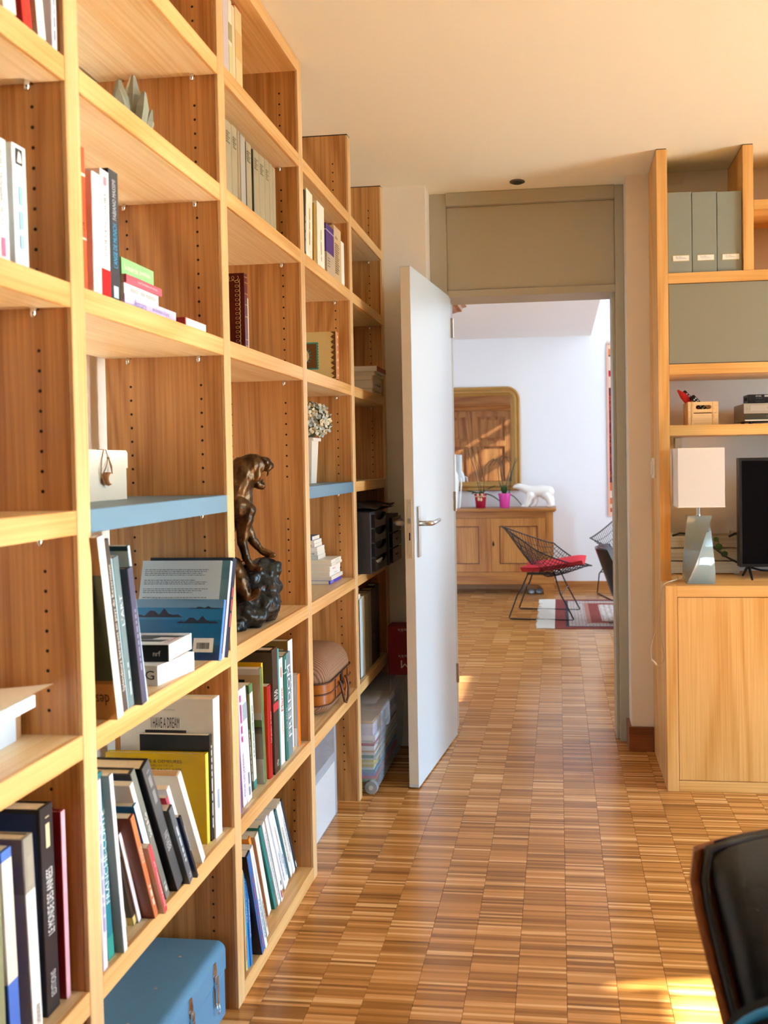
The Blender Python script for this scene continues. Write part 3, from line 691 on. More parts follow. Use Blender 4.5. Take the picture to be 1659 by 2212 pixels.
book('large yellow book titled MAISONS & DEMEURES', -.028, 1.858, z, .0155, .203, .235, 'C8A800', hard=True, group=G3, gloss=.25, spine='E2D65A',
     face=many(facetext('MAISONS & DEMEURES', '3A3208', .235, .74, .895, .93), facetext('TRADITIONNELLES DE LA', '4A400E', .32, .74, .855, .878), facetext('CAMPAGNE ANGLAISE', '4A400E', .235, .80, .79, .835), facepanel('5A3028', .235, .62, .745, .752)))
book('black paperback standing behind the yellow book', -.024, 1.8745, z, .0125, .240, .165, '14161A', group=G3, gloss=.3, dash=('C8CCD0', .12, .9, .45))
book('tall white book titled I HAVE A DREAM', -.020, 1.888, z, .0370, .318, .222, 'D9DBDA', hard=True, group=G3, spine='F0F4F8', dash=('9AA8BC', .2, .34, .3),
     face=many(facetext('I HAVE A DREAM', '181C24', .36, .665, .79, .865), facepanel('22262C', .29, .73, .752, .775), facetext('de La Martinière', '5A5C60', .40, .52, .918, .926)))
# ------------------------------------------------------------------ blue metal trunk on the floor of the second bay
def trunk():
    BL = mat('trunk_blue', '5A8BAC', .32, bump=.02, bscale=60)
    t = thing('metal_trunk', 'blue grey metal trunk with chrome latches under the second bay', 'trunk', (0, 0, 0))
    x0, x1, y0, y1 = -.275, -.022, 1.375, 1.932
    bx('body', BL, t, x0 + .002, x1 - .001, y0 + .001, y1 - .002, .003, .108, bev=.004)
    # lid with rounded long edges
    r = .022; prof = []
    for k in range(7):
        a = PI / 2 * k / 6; prof.append((x1 - r + r * math.cos(a), .174 - r + r * math.sin(a)))
    for k in range(7):
        a = PI / 2 + PI / 2 * k / 6; prof.append((x0 + r + r * math.cos(a), .174 - r + r * math.sin(a)))
    prof = [(x1, .110)] + prof + [(x0, .110)]
    MB().prism(prof, y0, y1, 'Y').build('lid', BL, t, 'auto')
    for y in (1.50, 1.62, 1.74, 1.86):
        MB().ell((-.10, y, .1742), (.004, .004, .0012), 10, 6).build('rivet', STEEL, t, True)
    for y in (1.735, 1.865):
        pl = MB().prism([(y - .009, .118), (y + .009, .118), (y + .011, .135), (y + .006, .158), (y - .006, .158), (y - .011, .135)], x1 + .0002, x1 + .002, 'X').build('latch_plate', CHROME, t)
        MB().rbox(x1 + .002, x1 + .008, y - .006, y + .006, .112, .130, b=.0015).build('latch_keeper', CHROME, pl)
        p2 = MB().prism([(y - .009, .100), (y + .009, .100), (y + .007, .060), (y - .007, .060)], x1 + .0002, x1 + .002, 'X').build('latch_lever', CHROME, t)
        MB().rbox(x1 + .002, x1 + .009, y - .004, y + .004, .066, .112, b=.001).build('latch_hook', CHROME, p2)
        MB().tube([(x1 + .006, y - .005, .072), (x1 + .009, y - .006, .050), (x1 + .009, y, .043), (x1 + .009, y + .006, .050), (x1 + .006, y + .005, .072)], .0012, 6).build('latch_ring', CHROME, p2, True)
trunk()

# third bay (between second and third upright) -----------------------------
G4 = 'old books on the top shelf of the third bay'
z = LV['L0']
book('white and pink marbled book first on the top shelf', -.040, 2.096, z, .036, .232, .15, 'D8CFC8', group=G4, spine='C9BCC0')
book('cream book with olive panel second on the top shelf', -.040, 2.134, z, .023, .232, .15, 'E4DDBE', group=G4, band=[(.55, .74, '9C9560'), (.2, .5, 'CFC98E')])
book('peach paperback beside the map book on the top shelf', -.040, 2.159, z, .018, .226, .15, 'ECCDA8', group=G4, pages=PAGEW)
book('map covered book with red head edge on the top shelf', -.040, 2.179, z, .048, .236, .16, 'D9BE84', group=G4, spine='DDC68E', band=[(.45, .75, 'D6B070'), (0, .18, 'B09A78')], face=lambda e, t, h, d: MB().box(-d, .0004, -.0004, t + .0004, h - .0005, h + .0012).build('head_edge', mat('red_edge', 'C01818', .5), e))
G5 = 'uniform old volumes on the second shelf of the third bay'
z = LV['L1']
LIN = 'A39678'
names = ['first', 'second', 'third', 'slim grey fourth', 'fifth', 'sixth', 'seventh', 'eighth', 'ninth', 'tenth']
for k, (a, b2, c, st) in enumerate(((2.098, 2.142, LIN, 1), (2.143, 2.183, LIN, 1), (2.184, 2.199, 'A08C6C', 0), (2.200, 2.234, 'A8A294', 0), (2.2445, 2.2875, LIN, 1), (2.3005, 2.3455, LIN, 1), (2.3465, 2.392, LIN, 1), (2.393, 2.433, LIN, 1), (2.434, 2.460, LIN, 0), (2.461, 2.487, LIN, 0))):
    e = book(f'{names[k]} beige linen volume from the upright in the uniform row', -.040, a, z, b2 - a, .206 + .003 * math.sin(k), .14, c, group=G5, hard=True, round_=(k != 3), gloss=.8)
    if st:
        GP = mat('print_stamp', '7A7558', .8)
        for q, (zz, w_) in enumerate(((.86, .8), (.83, .5), (.80, .8), (.77, .5), (.74, .8))): MB().box(.0002, .0012, (b2 - a) * .12, (b2 - a) * (.12 + w_ * .6), zz * .206, zz * .206 + .003).build('stamp', GP, e)
    if k in (4, 5): MB().box(-.12, -.001, -.006, -.0006, .002, .200).build('dark_divider', mat('dark_cover', '3E4236', .7), e)
# dark red tooled book and its neighbour
def tooling(e, t, h, d):
    GO = mat('gold_tooling', 'D8B878', .35, .6)
    mb = MB(); n = 15; xx = -.018
    pts = []
    for k in range(n * 10 + 1):
        a = 2 * PI * k / 10; pts.append((xx + .0065 * math.cos(a), -.0012, .012 + (h - .028) * k / (n * 10) + .006 * math.sin(a)))
    mb.tube(pts, .0005, 4)
    pts = [(-.018 - (d - .03) * k / 100 + .006 * math.sin(2 * PI * k / 10), -.0012, h - .014 + .006 * math.cos(2 * PI * k / 10)) for k in range(101)]
    mb.tube(pts, .0005, 4); mb.build('gold_border', GO, e)
    mb = MB()
    for zz in (.08, .16, .45, .60, .74, .88, .95): mb.box(.0002, .0010, .001, t - .001, zz * h, zz * h + .0015)
    mb.build('gold_bands', GO, e)
book('dark red tooled book with gold scroll border', -.040, 2.205, LV['L3'], .022, .205, .15, '5A1418', hard=True, group='pair beside the second upright', gloss=.3, face=tooling)
book('cream book standing beside the dark red tooled one', -.048, 2.229, LV['L3'], .026, .148, .12, 'E3D6B8', group='pair beside the second upright', title=[('Le Dictionnaire', 'B88A5A', .2, .8, .3, 'up')])

# bronze panther on a rock
def panther():
    BR = bpy.data.materials.new('bronze_patina'); BR.use_nodes = True; nt = BR.node_tree; b = nt.nodes['Principled BSDF']
    tc = nd(nt, 'ShaderNodeTexCoord'); no = nd(nt, 'ShaderNodeTexNoise'); no.inputs['Scale'].default_value = 14; no.inputs['Detail'].default_value = 5; nt.links.new(tc.outputs['Object'], no.inputs['Vector'])
    cr = nd(nt, 'ShaderNodeValToRGB'); cr.color_ramp.elements[0].position = .38; cr.color_ramp.elements[0].color = srgb('241A12'); cr.color_ramp.elements[1].position = .72; cr.color_ramp.elements[1].color = srgb('7A5730')
    nt.links.new(no.outputs['Fac'], cr.inputs[0]); nt.links.new(cr.outputs[0], b.inputs['Base Color']); b.inputs['Metallic'].default_value = .65; b.inputs['Roughness'].default_value = .33
    n2 = nd(nt, 'ShaderNodeTexNoise'); n2.inputs['Scale'].default_value = 70; n2.inputs['Detail'].default_value = 4; nt.links.new(tc.outputs['Object'], n2.inputs['Vector'])
    bp = nd(nt, 'ShaderNodeBump'); bp.inputs['Strength'].default_value = .35; bp.inputs['Distance'].default_value = .004; nt.links.new(n2.outputs['Fac'], bp.inputs['Height']); nt.links.new(bp.outputs['Normal'], b.inputs['Normal'])
    RK = bpy.data.materials.new('bronze_rock'); RK.use_nodes = True; nt = RK.node_tree; b = nt.nodes['Principled BSDF']
    b.inputs['Base Color'].default_value = srgb('2A2D2E'); b.inputs['Metallic'].default_value = .55; b.inputs['Roughness'].default_value = .33
    tc = nd(nt, 'ShaderNodeTexCoord'); n2 = nd(nt, 'ShaderNodeTexNoise'); n2.inputs['Scale'].default_value = 22; n2.inputs['Detail'].default_value = 4; nt.links.new(tc.outputs['Object'], n2.inputs['Vector'])
    bp = nd(nt, 'ShaderNodeBump'); bp.inputs['Strength'].default_value = .5; bp.inputs['Distance'].default_value = .01; nt.links.new(n2.outputs['Fac'], bp.inputs['Height']); nt.links.new(bp.outputs['Normal'], b.inputs['Normal'])
    z0 = LV['L5']
    # the animal faces out of the shelf; local x runs forward, y across, z up from the shelf
    t = thing('panther_statue', 'bronze snarling panther leaning on a dark rock', 'statue', (-.09, 2.27, z0), .365)
    P = lambda x, y, z: (x, y, z - z0)
    mb = MB()
    limb(mb, [(P(-.105, 0, 1.00), .050), (P(-.085, 0, 1.07), .052), (P(-.058, 0, 1.135), .056), (P(-.026, 0, 1.182), .052), (P(-.010, 0, 1.225), .048), (P(.010, 0, 1.258), .043), (P(.032, 0, 1.273), .035)])
    mb.ell(P(-.012, 0, 1.165), (.045, .048, .045)); mb.ell(P(.006, 0, 1.190), (.030, .036, .046)); mb.ell(P(.014, -.012, 1.158), (.024, .026, .026))
    # head, cheeks, brow, muzzle, open lower jaw, ears
    mb.ell(P(.042, 0, 1.278), (.032, .029, .029)); mb.ell(P(.066, 0, 1.283), (.020, .020, .016)); mb.ell(P(.078, 0, 1.274), (.014, .017, .013)); mb.ell(P(.086, 0, 1.277), (.006, .009, .007))
    for s in (-1, 1):
        mb.ell(P(.044, s * .021, 1.252), (.014, .009, .022)); mb.ell(P(.028, s * .027, 1.268), (.014, .006, .010)); mb.ell(P(.062, s * .014, 1.294), (.009, .008, .006)); mb.ell(P(.074, s * .011, 1.268), (.012, .008, .010))
    limb(mb, [(P(.036, 0, 1.238), .018), (P(.048, 0, 1.226), .014), (P(.060, 0, 1.221), .010)])
    # near fore leg
    limb(mb, [(P(-.008, -.030, 1.165), .034), (P(.022, -.033, 1.156), .021), (P(.010, -.033, 1.122), .021), (P(.004, -.033, 1.075), .0135), (P(.014, -.034, 1.028), .0105), (P(.026, -.034, 1.008), .011), (P(.038, -.034, 1.003), .0115)])
    for k in range(4): mb.ell(P(.048 - .002 * abs(k - 1.5), -.046 + .008 * k, 1.000), (.010, .0045, .008))
    # far fore leg
    limb(mb, [(P(.0, .028, 1.15), .030), (P(.012, .029, 1.115), .019), (P(.034, .030, 1.070), .0125), (P(.056, .030, 1.042), .010), (P(.074, .030, 1.033), .011)])
    for k in range(4): mb.ell(P(.086 - .002 * abs(k - 1.5), .018 + .008 * k, 1.029), (.010, .0045, .008))
    # haunch and hind leg braced against the rock
    limb(mb, [(P(-.075, -.030, 1.02), .050), (P(-.030, -.042, 1.005), .036), (P(-.006, -.050, .975), .027), (P(.008, -.056, .940), .016), (P(.014, -.058, .918), .012), (P(.028, -.058, .930), .0115), (P(.036, -.058, .940), .012)])
    for k in range(4): mb.ell(P(.042, -.070 + .008 * k, .947), (.008, .0045, .010))
    limb(mb, [(P(-.09, .03, 1.01), .045), (P(-.06, .045, .97), .034), (P(-.03, .05, .93), .022)])
    body = blob('panther_body', mb, BR, t, voxel=.0026, smooth=2, rough=((60, .0022), (140, .0008)))
    mb = MB()
    for s in (-1, 1):
        mb.tube([P(.078, s * .010, 1.264), P(.076, s * .010, 1.252), P(.073, s * .009, 1.246)], [.0034, .0026, .0005], 8)
        mb.tube([P(.058, s * .007, 1.226), P(.061, s * .007, 1.235), P(.063, s * .007, 1.240)], [.0026, .002, .0005], 8)
    mb.build('fangs', BR, body, True)
    MB().tube([P(-.07, -.075, .905), P(-.040, -.085, .880), P(-.012, -.086, .872), P(.004, -.082, .884), P(.006, -.078, .902), P(-.004, -.074, .912), P(-.014, -.074, .908)], [.010, .009, .008, .008, .008, .007, .006], 12).build('tail', BR, t, True)
    mb = MB(); R = random.Random(4)
    for (x, y, z, a, b2, c) in ((-.02, -.02, .885, .10, .085, .045), (.03, .0, .905, .075, .070, .055), (.045, .01, .950, .062, .055, .052), (.060, .018, .982, .050, .048, .042), (.064, .024, 1.000, .036, .036, .026), (.02, .0, .975, .055, .050, .036), (-.035, .0, .945, .060, .055, .050), (.058, .03, .890, .045, .055, .040), (-.03, -.07, .870, .040, .050, .026), (.015, -.055, .880, .055, .035, .032), (.07, .05, .870, .030, .040, .022), (-.07, .02, .90, .06, .06, .05)):
        mb.ell(P(x, y, z), (a, b2, c))
    W2 = Matrix.Rotation(-.365, 4, 'Z')
    base = [W2 @ Vector((x + .09, y - 2.27, 0)) for x, y in ((-.20, 2.14), (-.060, 2.13), (-.036, 2.25), (-.032, 2.385), (-.10, 2.41), (-.20, 2.38))]
    mb.prism([(v.x, v.y) for v in base], .0005, .030, 'Z')
    rk = blob('rock', mb, RK, t, voxel=.0036, smooth=3, rough=((28, .010), (60, .0045), (130, .0018)))
    q = W2 @ Vector((-.033 + .09, 2.335 - 2.27, 0))
    pl = MB().rbox(-.001, .001, -.018, .018, .012, .026, b=.0004).xf(Matrix.Translation((q.x + .001, q.y, .012)) @ Matrix.Rotation(-.365, 4, 'Z')).build('name_plate', mat('plaque_bronze', '6A5A3A', .35, .8), t)
panther()

# third bay, low shelf
z = LV['L6']
G6 = 'colourful books on the low shelf of the third bay'
book('purple spined slim book first beside the second upright', -0.015, 2.028, z, .010, .292, .2, '5A3FA8', lean=0.021, group=G6, spine='6A4FC8')
book('slim maroon book beside the purple spined one', -0.022, 2.047, z, .011, .288, .2, '7A2A4A', lean=0.05, group=G6)
book('white catalogue with magenta and blue spine print', -0.021, 2.067, z, .028, .296, .21, 'E4E2F0', lean=0.088, group=G6, dash=('C04A9A', .55, .95, .3), title=[('POUR LES JARDINS', '3A6AC0', .08, .45, .4, 'up')])
book('white catalogue with a small photo at the head of its spine', -0.021, 2.098, z, .030, .296, .21, 'EEF0F4', lean=0.105, group=G6, band=[(.72, .86, 'A8B8C4')], dash=('8A9AB0', .05, .25, .3))
book('yellow folded brochure peeping above the white catalogues', -0.06, 2.131, z, .004, .322, .2, 'E8C628', lean=0.108, group=G6)
book('thin black booklet with white print between catalogues', -0.036, 2.17, z, .008, .280, .2, '22221F', lean=0.12, group=G6, dash=('C8C8C0', .1, .6, .5))
book('pale green garden book with a white spine', -0.036, 2.184, z, .022, .280, .2, 'A9C27E', lean=0.075, group=G6, spine='E6EEE6', band=[(0, .08, '3F8E8A'), (.92, 1, '5E8A5A')], dash=('6A9AA0', .3, .8, .2))
def house_photo(e, t, h, d):
    for (n, c, x0, x1, z0, z1) in (('photo_building', 'BFA98A', .0, .75, .62, .95), ('photo_shadow', '2C2A28', .75, 1, .6, .95), ('photo_lawn', '5E7A3A', 0, 1, .50, .56), ('photo_terrace', '8C8880', 0, 1, .22, .50), ('photo_pool', '24282A', 0, .9, .44, .50), ('photo_trees', '3F5A2E', .1, .8, .12, .32), ('photo_head', 'C9CCCC', 0, 1, .95, 1)):
        MB().box(-x1 * d, -x0 * d, -.0004, 0, z0 * h, z1 * h).build(n, bookmat(c, .25), e)
    for (x0, z0) in ((.18, .86), (.18, .74), (.5, .88)): MB().box(-(x0 + .07) * d, -x0 * d, -.0008, -.0004, z0 * h, (z0 + .05) * h).build('photo_window', INK, e)
    MB().box(-.3 * d, -.12 * d, -.0008, -.0004, .03 * h, .10 * h).build('barcode_label', PAGEW, e)
book('large photo book with a house and lawn on its cover', -0.022, 2.224, z, .020, .312, .23, 'B9BCB8', lean=0.065, group=G6, spine='5F7A4A', face=house_photo, gloss=.25)
book('yellow hardback standing behind the red one', -0.03, 2.246, z, .012, .318, .2, 'E0B010', lean=0.02, group=G6, hard=True, spine='F0CC28')
book('glossy red hardback titled Les jardins du futur', -0.018, 2.2605, z, .030, .252, .2, 'B01A1E', lean=0.018, group=G6, gloss=.2, round_=True, title=[('Les jardins du futur', 'F0C8A8', .38, .72, .28, 'up')])
book('thick dark brown book titled 50 ans', -0.016, 2.294, z, .046, .343, .235, '2C2A24', lean=0.022, hard=True, group=G6, gloss=.25, spine='3B2C26', face=facepanel('4A463A', 0, 1, .02, .98), title=[('50', 'F2EEE6', .62, .665, .62, 'up'), ('ans', 'F2EEE6', .585, .61, .6, 'up'), ('éd. Minuit', 'D8CEC2', .05, .10, .4, 'up')], band=[(.50, .565, 'C8303A')])
book('slim turquoise hardback beside the 50 ans book', -0.022, 2.35, z, .016, .332, .22, '3FA6A0', lean=0.005, group=G6)
book('white hardback with red title Maroc', -0.022, 2.3695, z, .032, .300, .22, 'EDEDEA', lean=0.02, group=G6, title=[('Maroc', 'D8402A', .50, .72, .5, 'up'), ('L’architecture', 'E08A7A', .28, .45, .3, 'up')], dash=('E0A090', .82, .95, .3))
book('dark teal hardback with white capitals', -0.019, 2.4045, z, .022, .302, .22, '0F6E62', lean=0.022, group=G6, title=[('THE ATLAS', 'C8E8E0', .30, .50, .45, 'up'), ('BEAUTIFUL', 'A8DCD2', .18, .29, .45, 'up')], band=[(.83, .84, 'A8DCD2')], dash=('C8E8E0', .87, .96, .4))
book('grey blue hardback titled FREEDOM in bold letters', -0.022, 2.431, z, .046, .302, .225, '5E7478', lean=0.035, hard=True, group=G6, spine='708A90', title=[('FREEDOM', 'F0F4F4', .19, .88, .62, 'up')])
book('tall book with brown framed cover and white spine', -0.037, 2.49, z, .044, .325, .23, '8E6B30', hard=True, lean=-0.01, group=G6, spine='F2F2F4', title=[('THE ART', '7A96C8', .5, .72, .35, 'up')], face=facepanel('C9BFA8', .06, .95, .05, .93))
book('grey photo book with a bright orange spine', -0.024, 2.536, z, .024, .215, .17, 'A8A49E', lean=-0.01, group=G6, spine='F07A14', band=[], face=many(facepanel('B4B0A8', .02, 1, .27, .99), facepanel('DADADA', .02, 1, 0, .25)))
# third bay, plinth
z = .0415
G7 = 'leaning magazines on the plinth of the third bay'
SP = [('cream slim magazine with red spine print nearest the second upright', -0.012, 2.034, .011, .290, 'E6D9A8', 0.03, 'D8C070', None, [('WINCHESTER', 'C03A20', .08, .30, .7, 'up')]),
      ('sky blue magazine first of the two blue ones', -0.011, 2.046, .012, .290, '2E9ADA', 0.07, None, None, [('GRANDS BORDEAUX', 'E8F2FA', .40, .85, .5, 'up')]),
      ('mid blue magazine second of the two blue ones', -0.008, 2.058, .013, .290, '1F6FB4', 0.1, None, None, [('GRANDS BORDEAUX', 'D8E8F6', .25, .6, .5, 'up')]),
      ('navy hardback with blue spine leaning in the low magazines', 0.003, 2.108, .024, .306, '0E1A30', 0.31, '2A66A8', ('8A5A80', .05, .8, .35), []),
      ('white magazine with blue dashes behind the navy hardback', 0.003, 2.136, .014, .314, 'EDF0EE', 0.335, None, ('8AB0C8', .1, .5, .3), []),
      ('pale grey magazine leaning third from the navy hardback', -0.011, 2.19, .012, .302, 'DEDDD6', 0.36, None, ('9AA0A0', .1, .4, .3), []),
      ('white magazine with black lettering at its foot', -0.032, 2.235, .011, .275, 'EDEDEA', 0.363, None, ('3A3A40', .02, .3, .5), []),
      ('slim orange magazine among the white ones', -0.044, 2.265, .013, .292, 'F0962A', 0.38, None, ('5A3A18', .03, .35, .4), []),
      ('beige magazine with a broad plain cover', -0.043, 2.292, .024, .274, 'D9BE9C', 0.345, 'EFEAE0', None, []),
      ('teal hardback leaning among white magazines', -0.037, 2.33, .015, .296, '14807E', 0.385, None, None, []),
      ('white magazine with a tape label at its foot beside the teal hardback', -0.033, 2.35, .016, .304, 'EEF0F0', 0.41, None, ('A8B4BC', .05, .9, .2), []),
      ('white magazine second beyond the teal hardback', -0.031, 2.371, .016, .312, 'F0F2F4', 0.405, None, ('B04A60', .03, .12, .4), []),
      ('white magazine third beyond the teal hardback', -0.048, 2.415, .022, .292, 'ECEEF2', 0.435, None, ('4A5058', .08, .14, .5), []),
      ('white magazine fourth beyond the teal hardback', -0.043, 2.44, .018, .298, 'F0F0F2', 0.445, None, ('9AA4AE', .1, .5, .2), []),
      ('white magazine fifth beyond the teal hardback', -0.046, 2.464, .012, .298, 'E8EAE8', 0.455, None, ('9AA4AE', .3, .8, .2), []),
      ('white magazine just before the slim dark teal one', -0.049, 2.481, .014, .290, 'EEEEEE', 0.455, None, ('8A98B8', .1, .4, .3), []),
      ('slim dark teal magazine near the end of the low row', -0.051, 2.499, .013, .276, '14606E', 0.43, None, None, []),
      ('cream white magazine after the slim dark teal one', -0.049, 2.516, .020, .284, 'E9E8E0', 0.44, None, ('B8A890', .2, .7, .2), []),
      ('white magazine just before the last dark one', -0.048, 2.54, .017, .288, 'F0F0EC', 0.455, None, ('8890A0', .3, .8, .2), []),
      ('dark blue grey magazine ending the low row', -0.048, 2.561, .016, .292, '20303C', 0.47, None, ('C8D0D4', .03, .12, .4), [])]
for (lb, x, y, tt, h, c, ln, sp_, ds, ti) in SP:
    book(lb, x, y, z, tt, h, .21, c, lean=ln, group=G7, spine=sp_, dash=ds, title=ti)
book('lime green folder standing behind the white magazines', -.10, 2.312, z, .005, .345, .17, '8FC22A', lean=.38, group=G7)

# fourth bay ---------------------------------------------------------------
z = LV['L1']
G8 = 'books standing on the second shelf of the fourth bay'
def foreedge(label, y0, y1, h, c, x=-.004, d=.13, lean=0.0, spine=None, **k):
    return book(label, x, y0, z, y1 - y0, h, d, c, lean=lean, spine=spine, group=G8, **k)
foreedge('black spiral bound booklet beside the third upright', 2.642, 2.656, .20, '2A2826', lean=-.05, dash=('B8B4A8', .05, .6, .6))
foreedge('tall cream book with orange print leaning at the upright', 2.661, 2.728, .212, 'EFE6CE', lean=-.06, dash=('D0A060', .2, .75, .12))
foreedge('slim golden brown book between two cream ones', 2.747, 2.778, .190, 'B08A3E', lean=-.05)
foreedge('second cream book with faint gold print', 2.790, 2.876, .208, 'F0EAD6', lean=-.02, dash=('CDB880', .1, .6, .1))
foreedge('small patterned booklet behind the second cream book', 2.884, 2.898, .168, 'B9C4B4', x=-.03, d=.08)
foreedge('purple paperback with beige foot', 2.902, 3.004, .166, '4A2A7A', band=[(0, .42, 'B9A68C'), (.86, .875, 'D8C8E0')], face=lambda e, t, h, d: lines(INK, e, (.0014, t * .12, h * .30), (0, 1, 0), (0, 0, 1), t * .35, 4, .009, .0025, 'print', 4))
foreedge('beige paperback with black paragraphs of text on its cover', 3.008, 3.106, .186, 'D2B488', face=lambda e, t, h, d: (lines(INK, e, (.0014, t * .05, h * .66), (0, 1, 0), (0, 0, 1), t * .62, 14, .0078, .003, 'print', 9), words('che', INK, e, (.0014, t * .1, h * .76), (0, 1, 0), (0, 0, 1), t * .36, .012, 'title')))
foreedge('narrow white paperback nearest the fourth upright', 3.110, 3.150, .155, 'F2EEE2')
# sun pattern album
def album():
    t0 = LV['L3']
    def art(e, t, h, d):
        TE = mat('teal_print', '3A9C98', .6); BRN = mat('brown_print', '6A4410', .6); CRM = mat('cream_print', 'E2CF94', .6)
        mb = MB(); n = 9; poly = [(-.012 * d, 0), (-.012 * d, h)]
        for k in range(n * 2, -1, -1):
            q = k / (n * 2); poly.append((-(.055 if k % 2 else .15) * d, q * h))
        MB().prism(poly, -.0010, -.0004, 'Y').build('zigzag_print', BRN, e)
        x0, x1, zA, zB = .50, 1.05, .20, .78
        mb = MB().box(-x1 * d, -x0 * d, -.0008, -.0004, zA * h, zB * h)
        n = 10
        for k in range(n):
            zz = zA * h + (zB - zA) * h * k / n; s = (zB - zA) * h / n
            mb.add([(-x0 * d, -.0008, zz), (-x0 * d + .004, -.0008, zz + s / 2), (-x0 * d, -.0008, zz + s)], [(0, 1, 2)])
        mb.build('teal_border', TE, e)
        MB().box(-x1 * d, -(x0 + .03) * d, -.0012, -.0008, (zA + .03) * h, (zB - .03) * h).build('frame_print', BRN, e)
        cx, cz = -.93 * d, .49 * h
        MB().lathe([(.026, 0), (.026, .0004), (0, .0004)], 32, capt=False).xf(Matrix.Translation((cx, -.0012, cz)) @ Matrix.Rotation(PI / 2, 4, 'X')).build('sun_disc', CRM, e)
        mb = MB()
        for k in range(18):
            a = 2 * PI * k / 18; p = Vector((math.cos(a), 0, math.sin(a))); q = Vector((-math.sin(a), 0, math.cos(a))); c = Vector((cx, -.0018, cz))
            mb.add([c + p * .024, c + p * .029 + q * .003, c + p * .036 + q * .002, c + p * .029 - q * .003], [(0, 1, 2, 3)])
        mb.build('sun_rays', mat('blue_leaf_print', '2E86A0', .6), e)
        MB().tube([(cx + .017 * math.cos(2 * PI * k / 24), -.0018, cz + .017 * math.sin(2 * PI * k / 24)) for k in range(24)], .0004, 4, True).build('sun_ring', BRN, e)
        OR = mat('dot_print', 'E8D89A', .5)
        for k in range(6): MB().ell((.0008, t * .55, h * (.07 + .165 * k)), (.0012, .0045, .0045), 8, 6).build('spine_dot', OR, e)
    book('cream album with a zigzag border and blue sun panel', .012, 2.945, t0, .030, .160, .13, 'DCC88C', group=None, hard=True, spine='C4682A', face=art)
album()
# white vase with dried hydrangea
def hydrangea():
    z = LV['L4']; t = thing('hydrangea_vase', 'tapered white vase of dried greenish hydrangea on the grey shelf', 'vase', (-.140, 3.05, z))
    WV_ = mat('vase_white', 'EDE7DA', .35)
    mb = MB(); a, b2, h = .034, .042, .150
    mb.add([(-a, -a, 0), (a, -a, 0), (a, a, 0), (-a, a, 0), (-b2, -b2, h), (b2, -b2, h), (b2, b2, h), (-b2, b2, h)], [(0, 3, 2, 1), (0, 1, 5, 4), (1, 2, 6, 5), (2, 3, 7, 6), (3, 0, 4, 7)])
    mb.build('body', WV_, t); MB().rbox(-.050, .050, -.050, .050, h, h + .012, b=.002).build('rim', WV_, t)
    MB().tube([(0, 0, h), (.005, 0, h + .05)], .004, 8).build('stem', mat('stem', '8A8450', .8), t)
    cols = ['DCD4B4', 'C9C8B2', 'BFC0B2', 'E6DEC2', 'AEB4AA', 'D2C4A2', 'B4BAB4']
    me = []
    for c in cols:
        mb = MB()
        for k in range(4):
            a = PI / 2 * k; R = Matrix.Rotation(a, 4, 'Z') @ Matrix.Rotation(-.35, 4, 'Y')
            o = MB().grid(lambda u, v_: (.002 + .013 * u, (v_ - .5) * .016 * math.sin(PI * (.15 + .8 * u)), .003 * u * u - .002 * (2 * v_ - 1) ** 2), 4, 4).xf(R); mb.add(o.v, o.f)
        q = mb.mesh('floret', True); q.materials.append(mat('petal_' + c, c, .8, var=.12, vscale=60)); me.append(q)
    rnd = random.Random(11); n = 120
    for k in range(n):
        ph = math.acos(1 - 1.75 * (k + .5) / n); th = k * 2.39996
        d_ = Vector((math.sin(ph) * math.cos(th), math.sin(ph) * math.sin(th), math.cos(ph)))
        p = Vector((.028, -.01, h + .070)) + Vector((d_.x * .068, d_.y * .068, d_.z * .064)) * rnd.uniform(.9, 1.06)
        o = link('floret', rnd.choice(me), t); o.matrix_local = Matrix.Translation(p) @ (d_ + Vector((rnd.uniform(-.35, .35), rnd.uniform(-.35, .35), rnd.uniform(-.35, .35)))).to_track_quat('Z', 'Y').to_matrix().to_4x4() @ Matrix.Rotation(rnd.uniform(0, 6), 4, 'Z')
    MB().ell((.028, -.01, h + .068), (.055, .055, .052), 16, 10).build('flower_core', mat('flower_core', '6A6A4E', .9), t)
hydrangea()
# stack of paperbacks on the fifth level
z = LV['L5']; G9 = 'paperbacks stacked in the fourth bay'
zz = z
for k, (lb, tt, c, x, y0, y1, ti) in enumerate((
    ('bright blue spined paperback at the bottom of the stack', .013, '4A48C8', -.050, 3.034, 3.196, [('POCHE', 'E8E8F8', .72, .95, .5, 'down')]),
    ('cream paperback second from the bottom of the stack', .013, 'E6E0D2', -.046, 3.040, 3.204, []),
    ('white paperback third from the bottom of the stack', .016, 'EFEFEC', -.054, 3.046, 3.196, [('Le grand soir', '4A4A50', .3, .6, .4, 'down')]),
    ('white paperback with red title fourth from the bottom', .019, 'F0EEEA', -.052, 3.044, 3.192, [('Mazarine', 'D04A3A', .5, .8, .3, 'down')]),
    ('ivory paperback fifth from the bottom of the stack', .010, 'E9E6DA', -.048, 3.052, 3.202, [('LES MOTS', '6A625A', .2, .6, .5, 'down')]),
    ('ivory paperback on top of the lower stack', .012, 'EDEAE0', -.050, 3.054, 3.198, [('LES JOURS', '6A625A', .2, .6, .5, 'down')]))):
    flatb(lb, x, y0, y1, zz, tt, .13, c, title=ti, group=G9); zz += tt + .0002
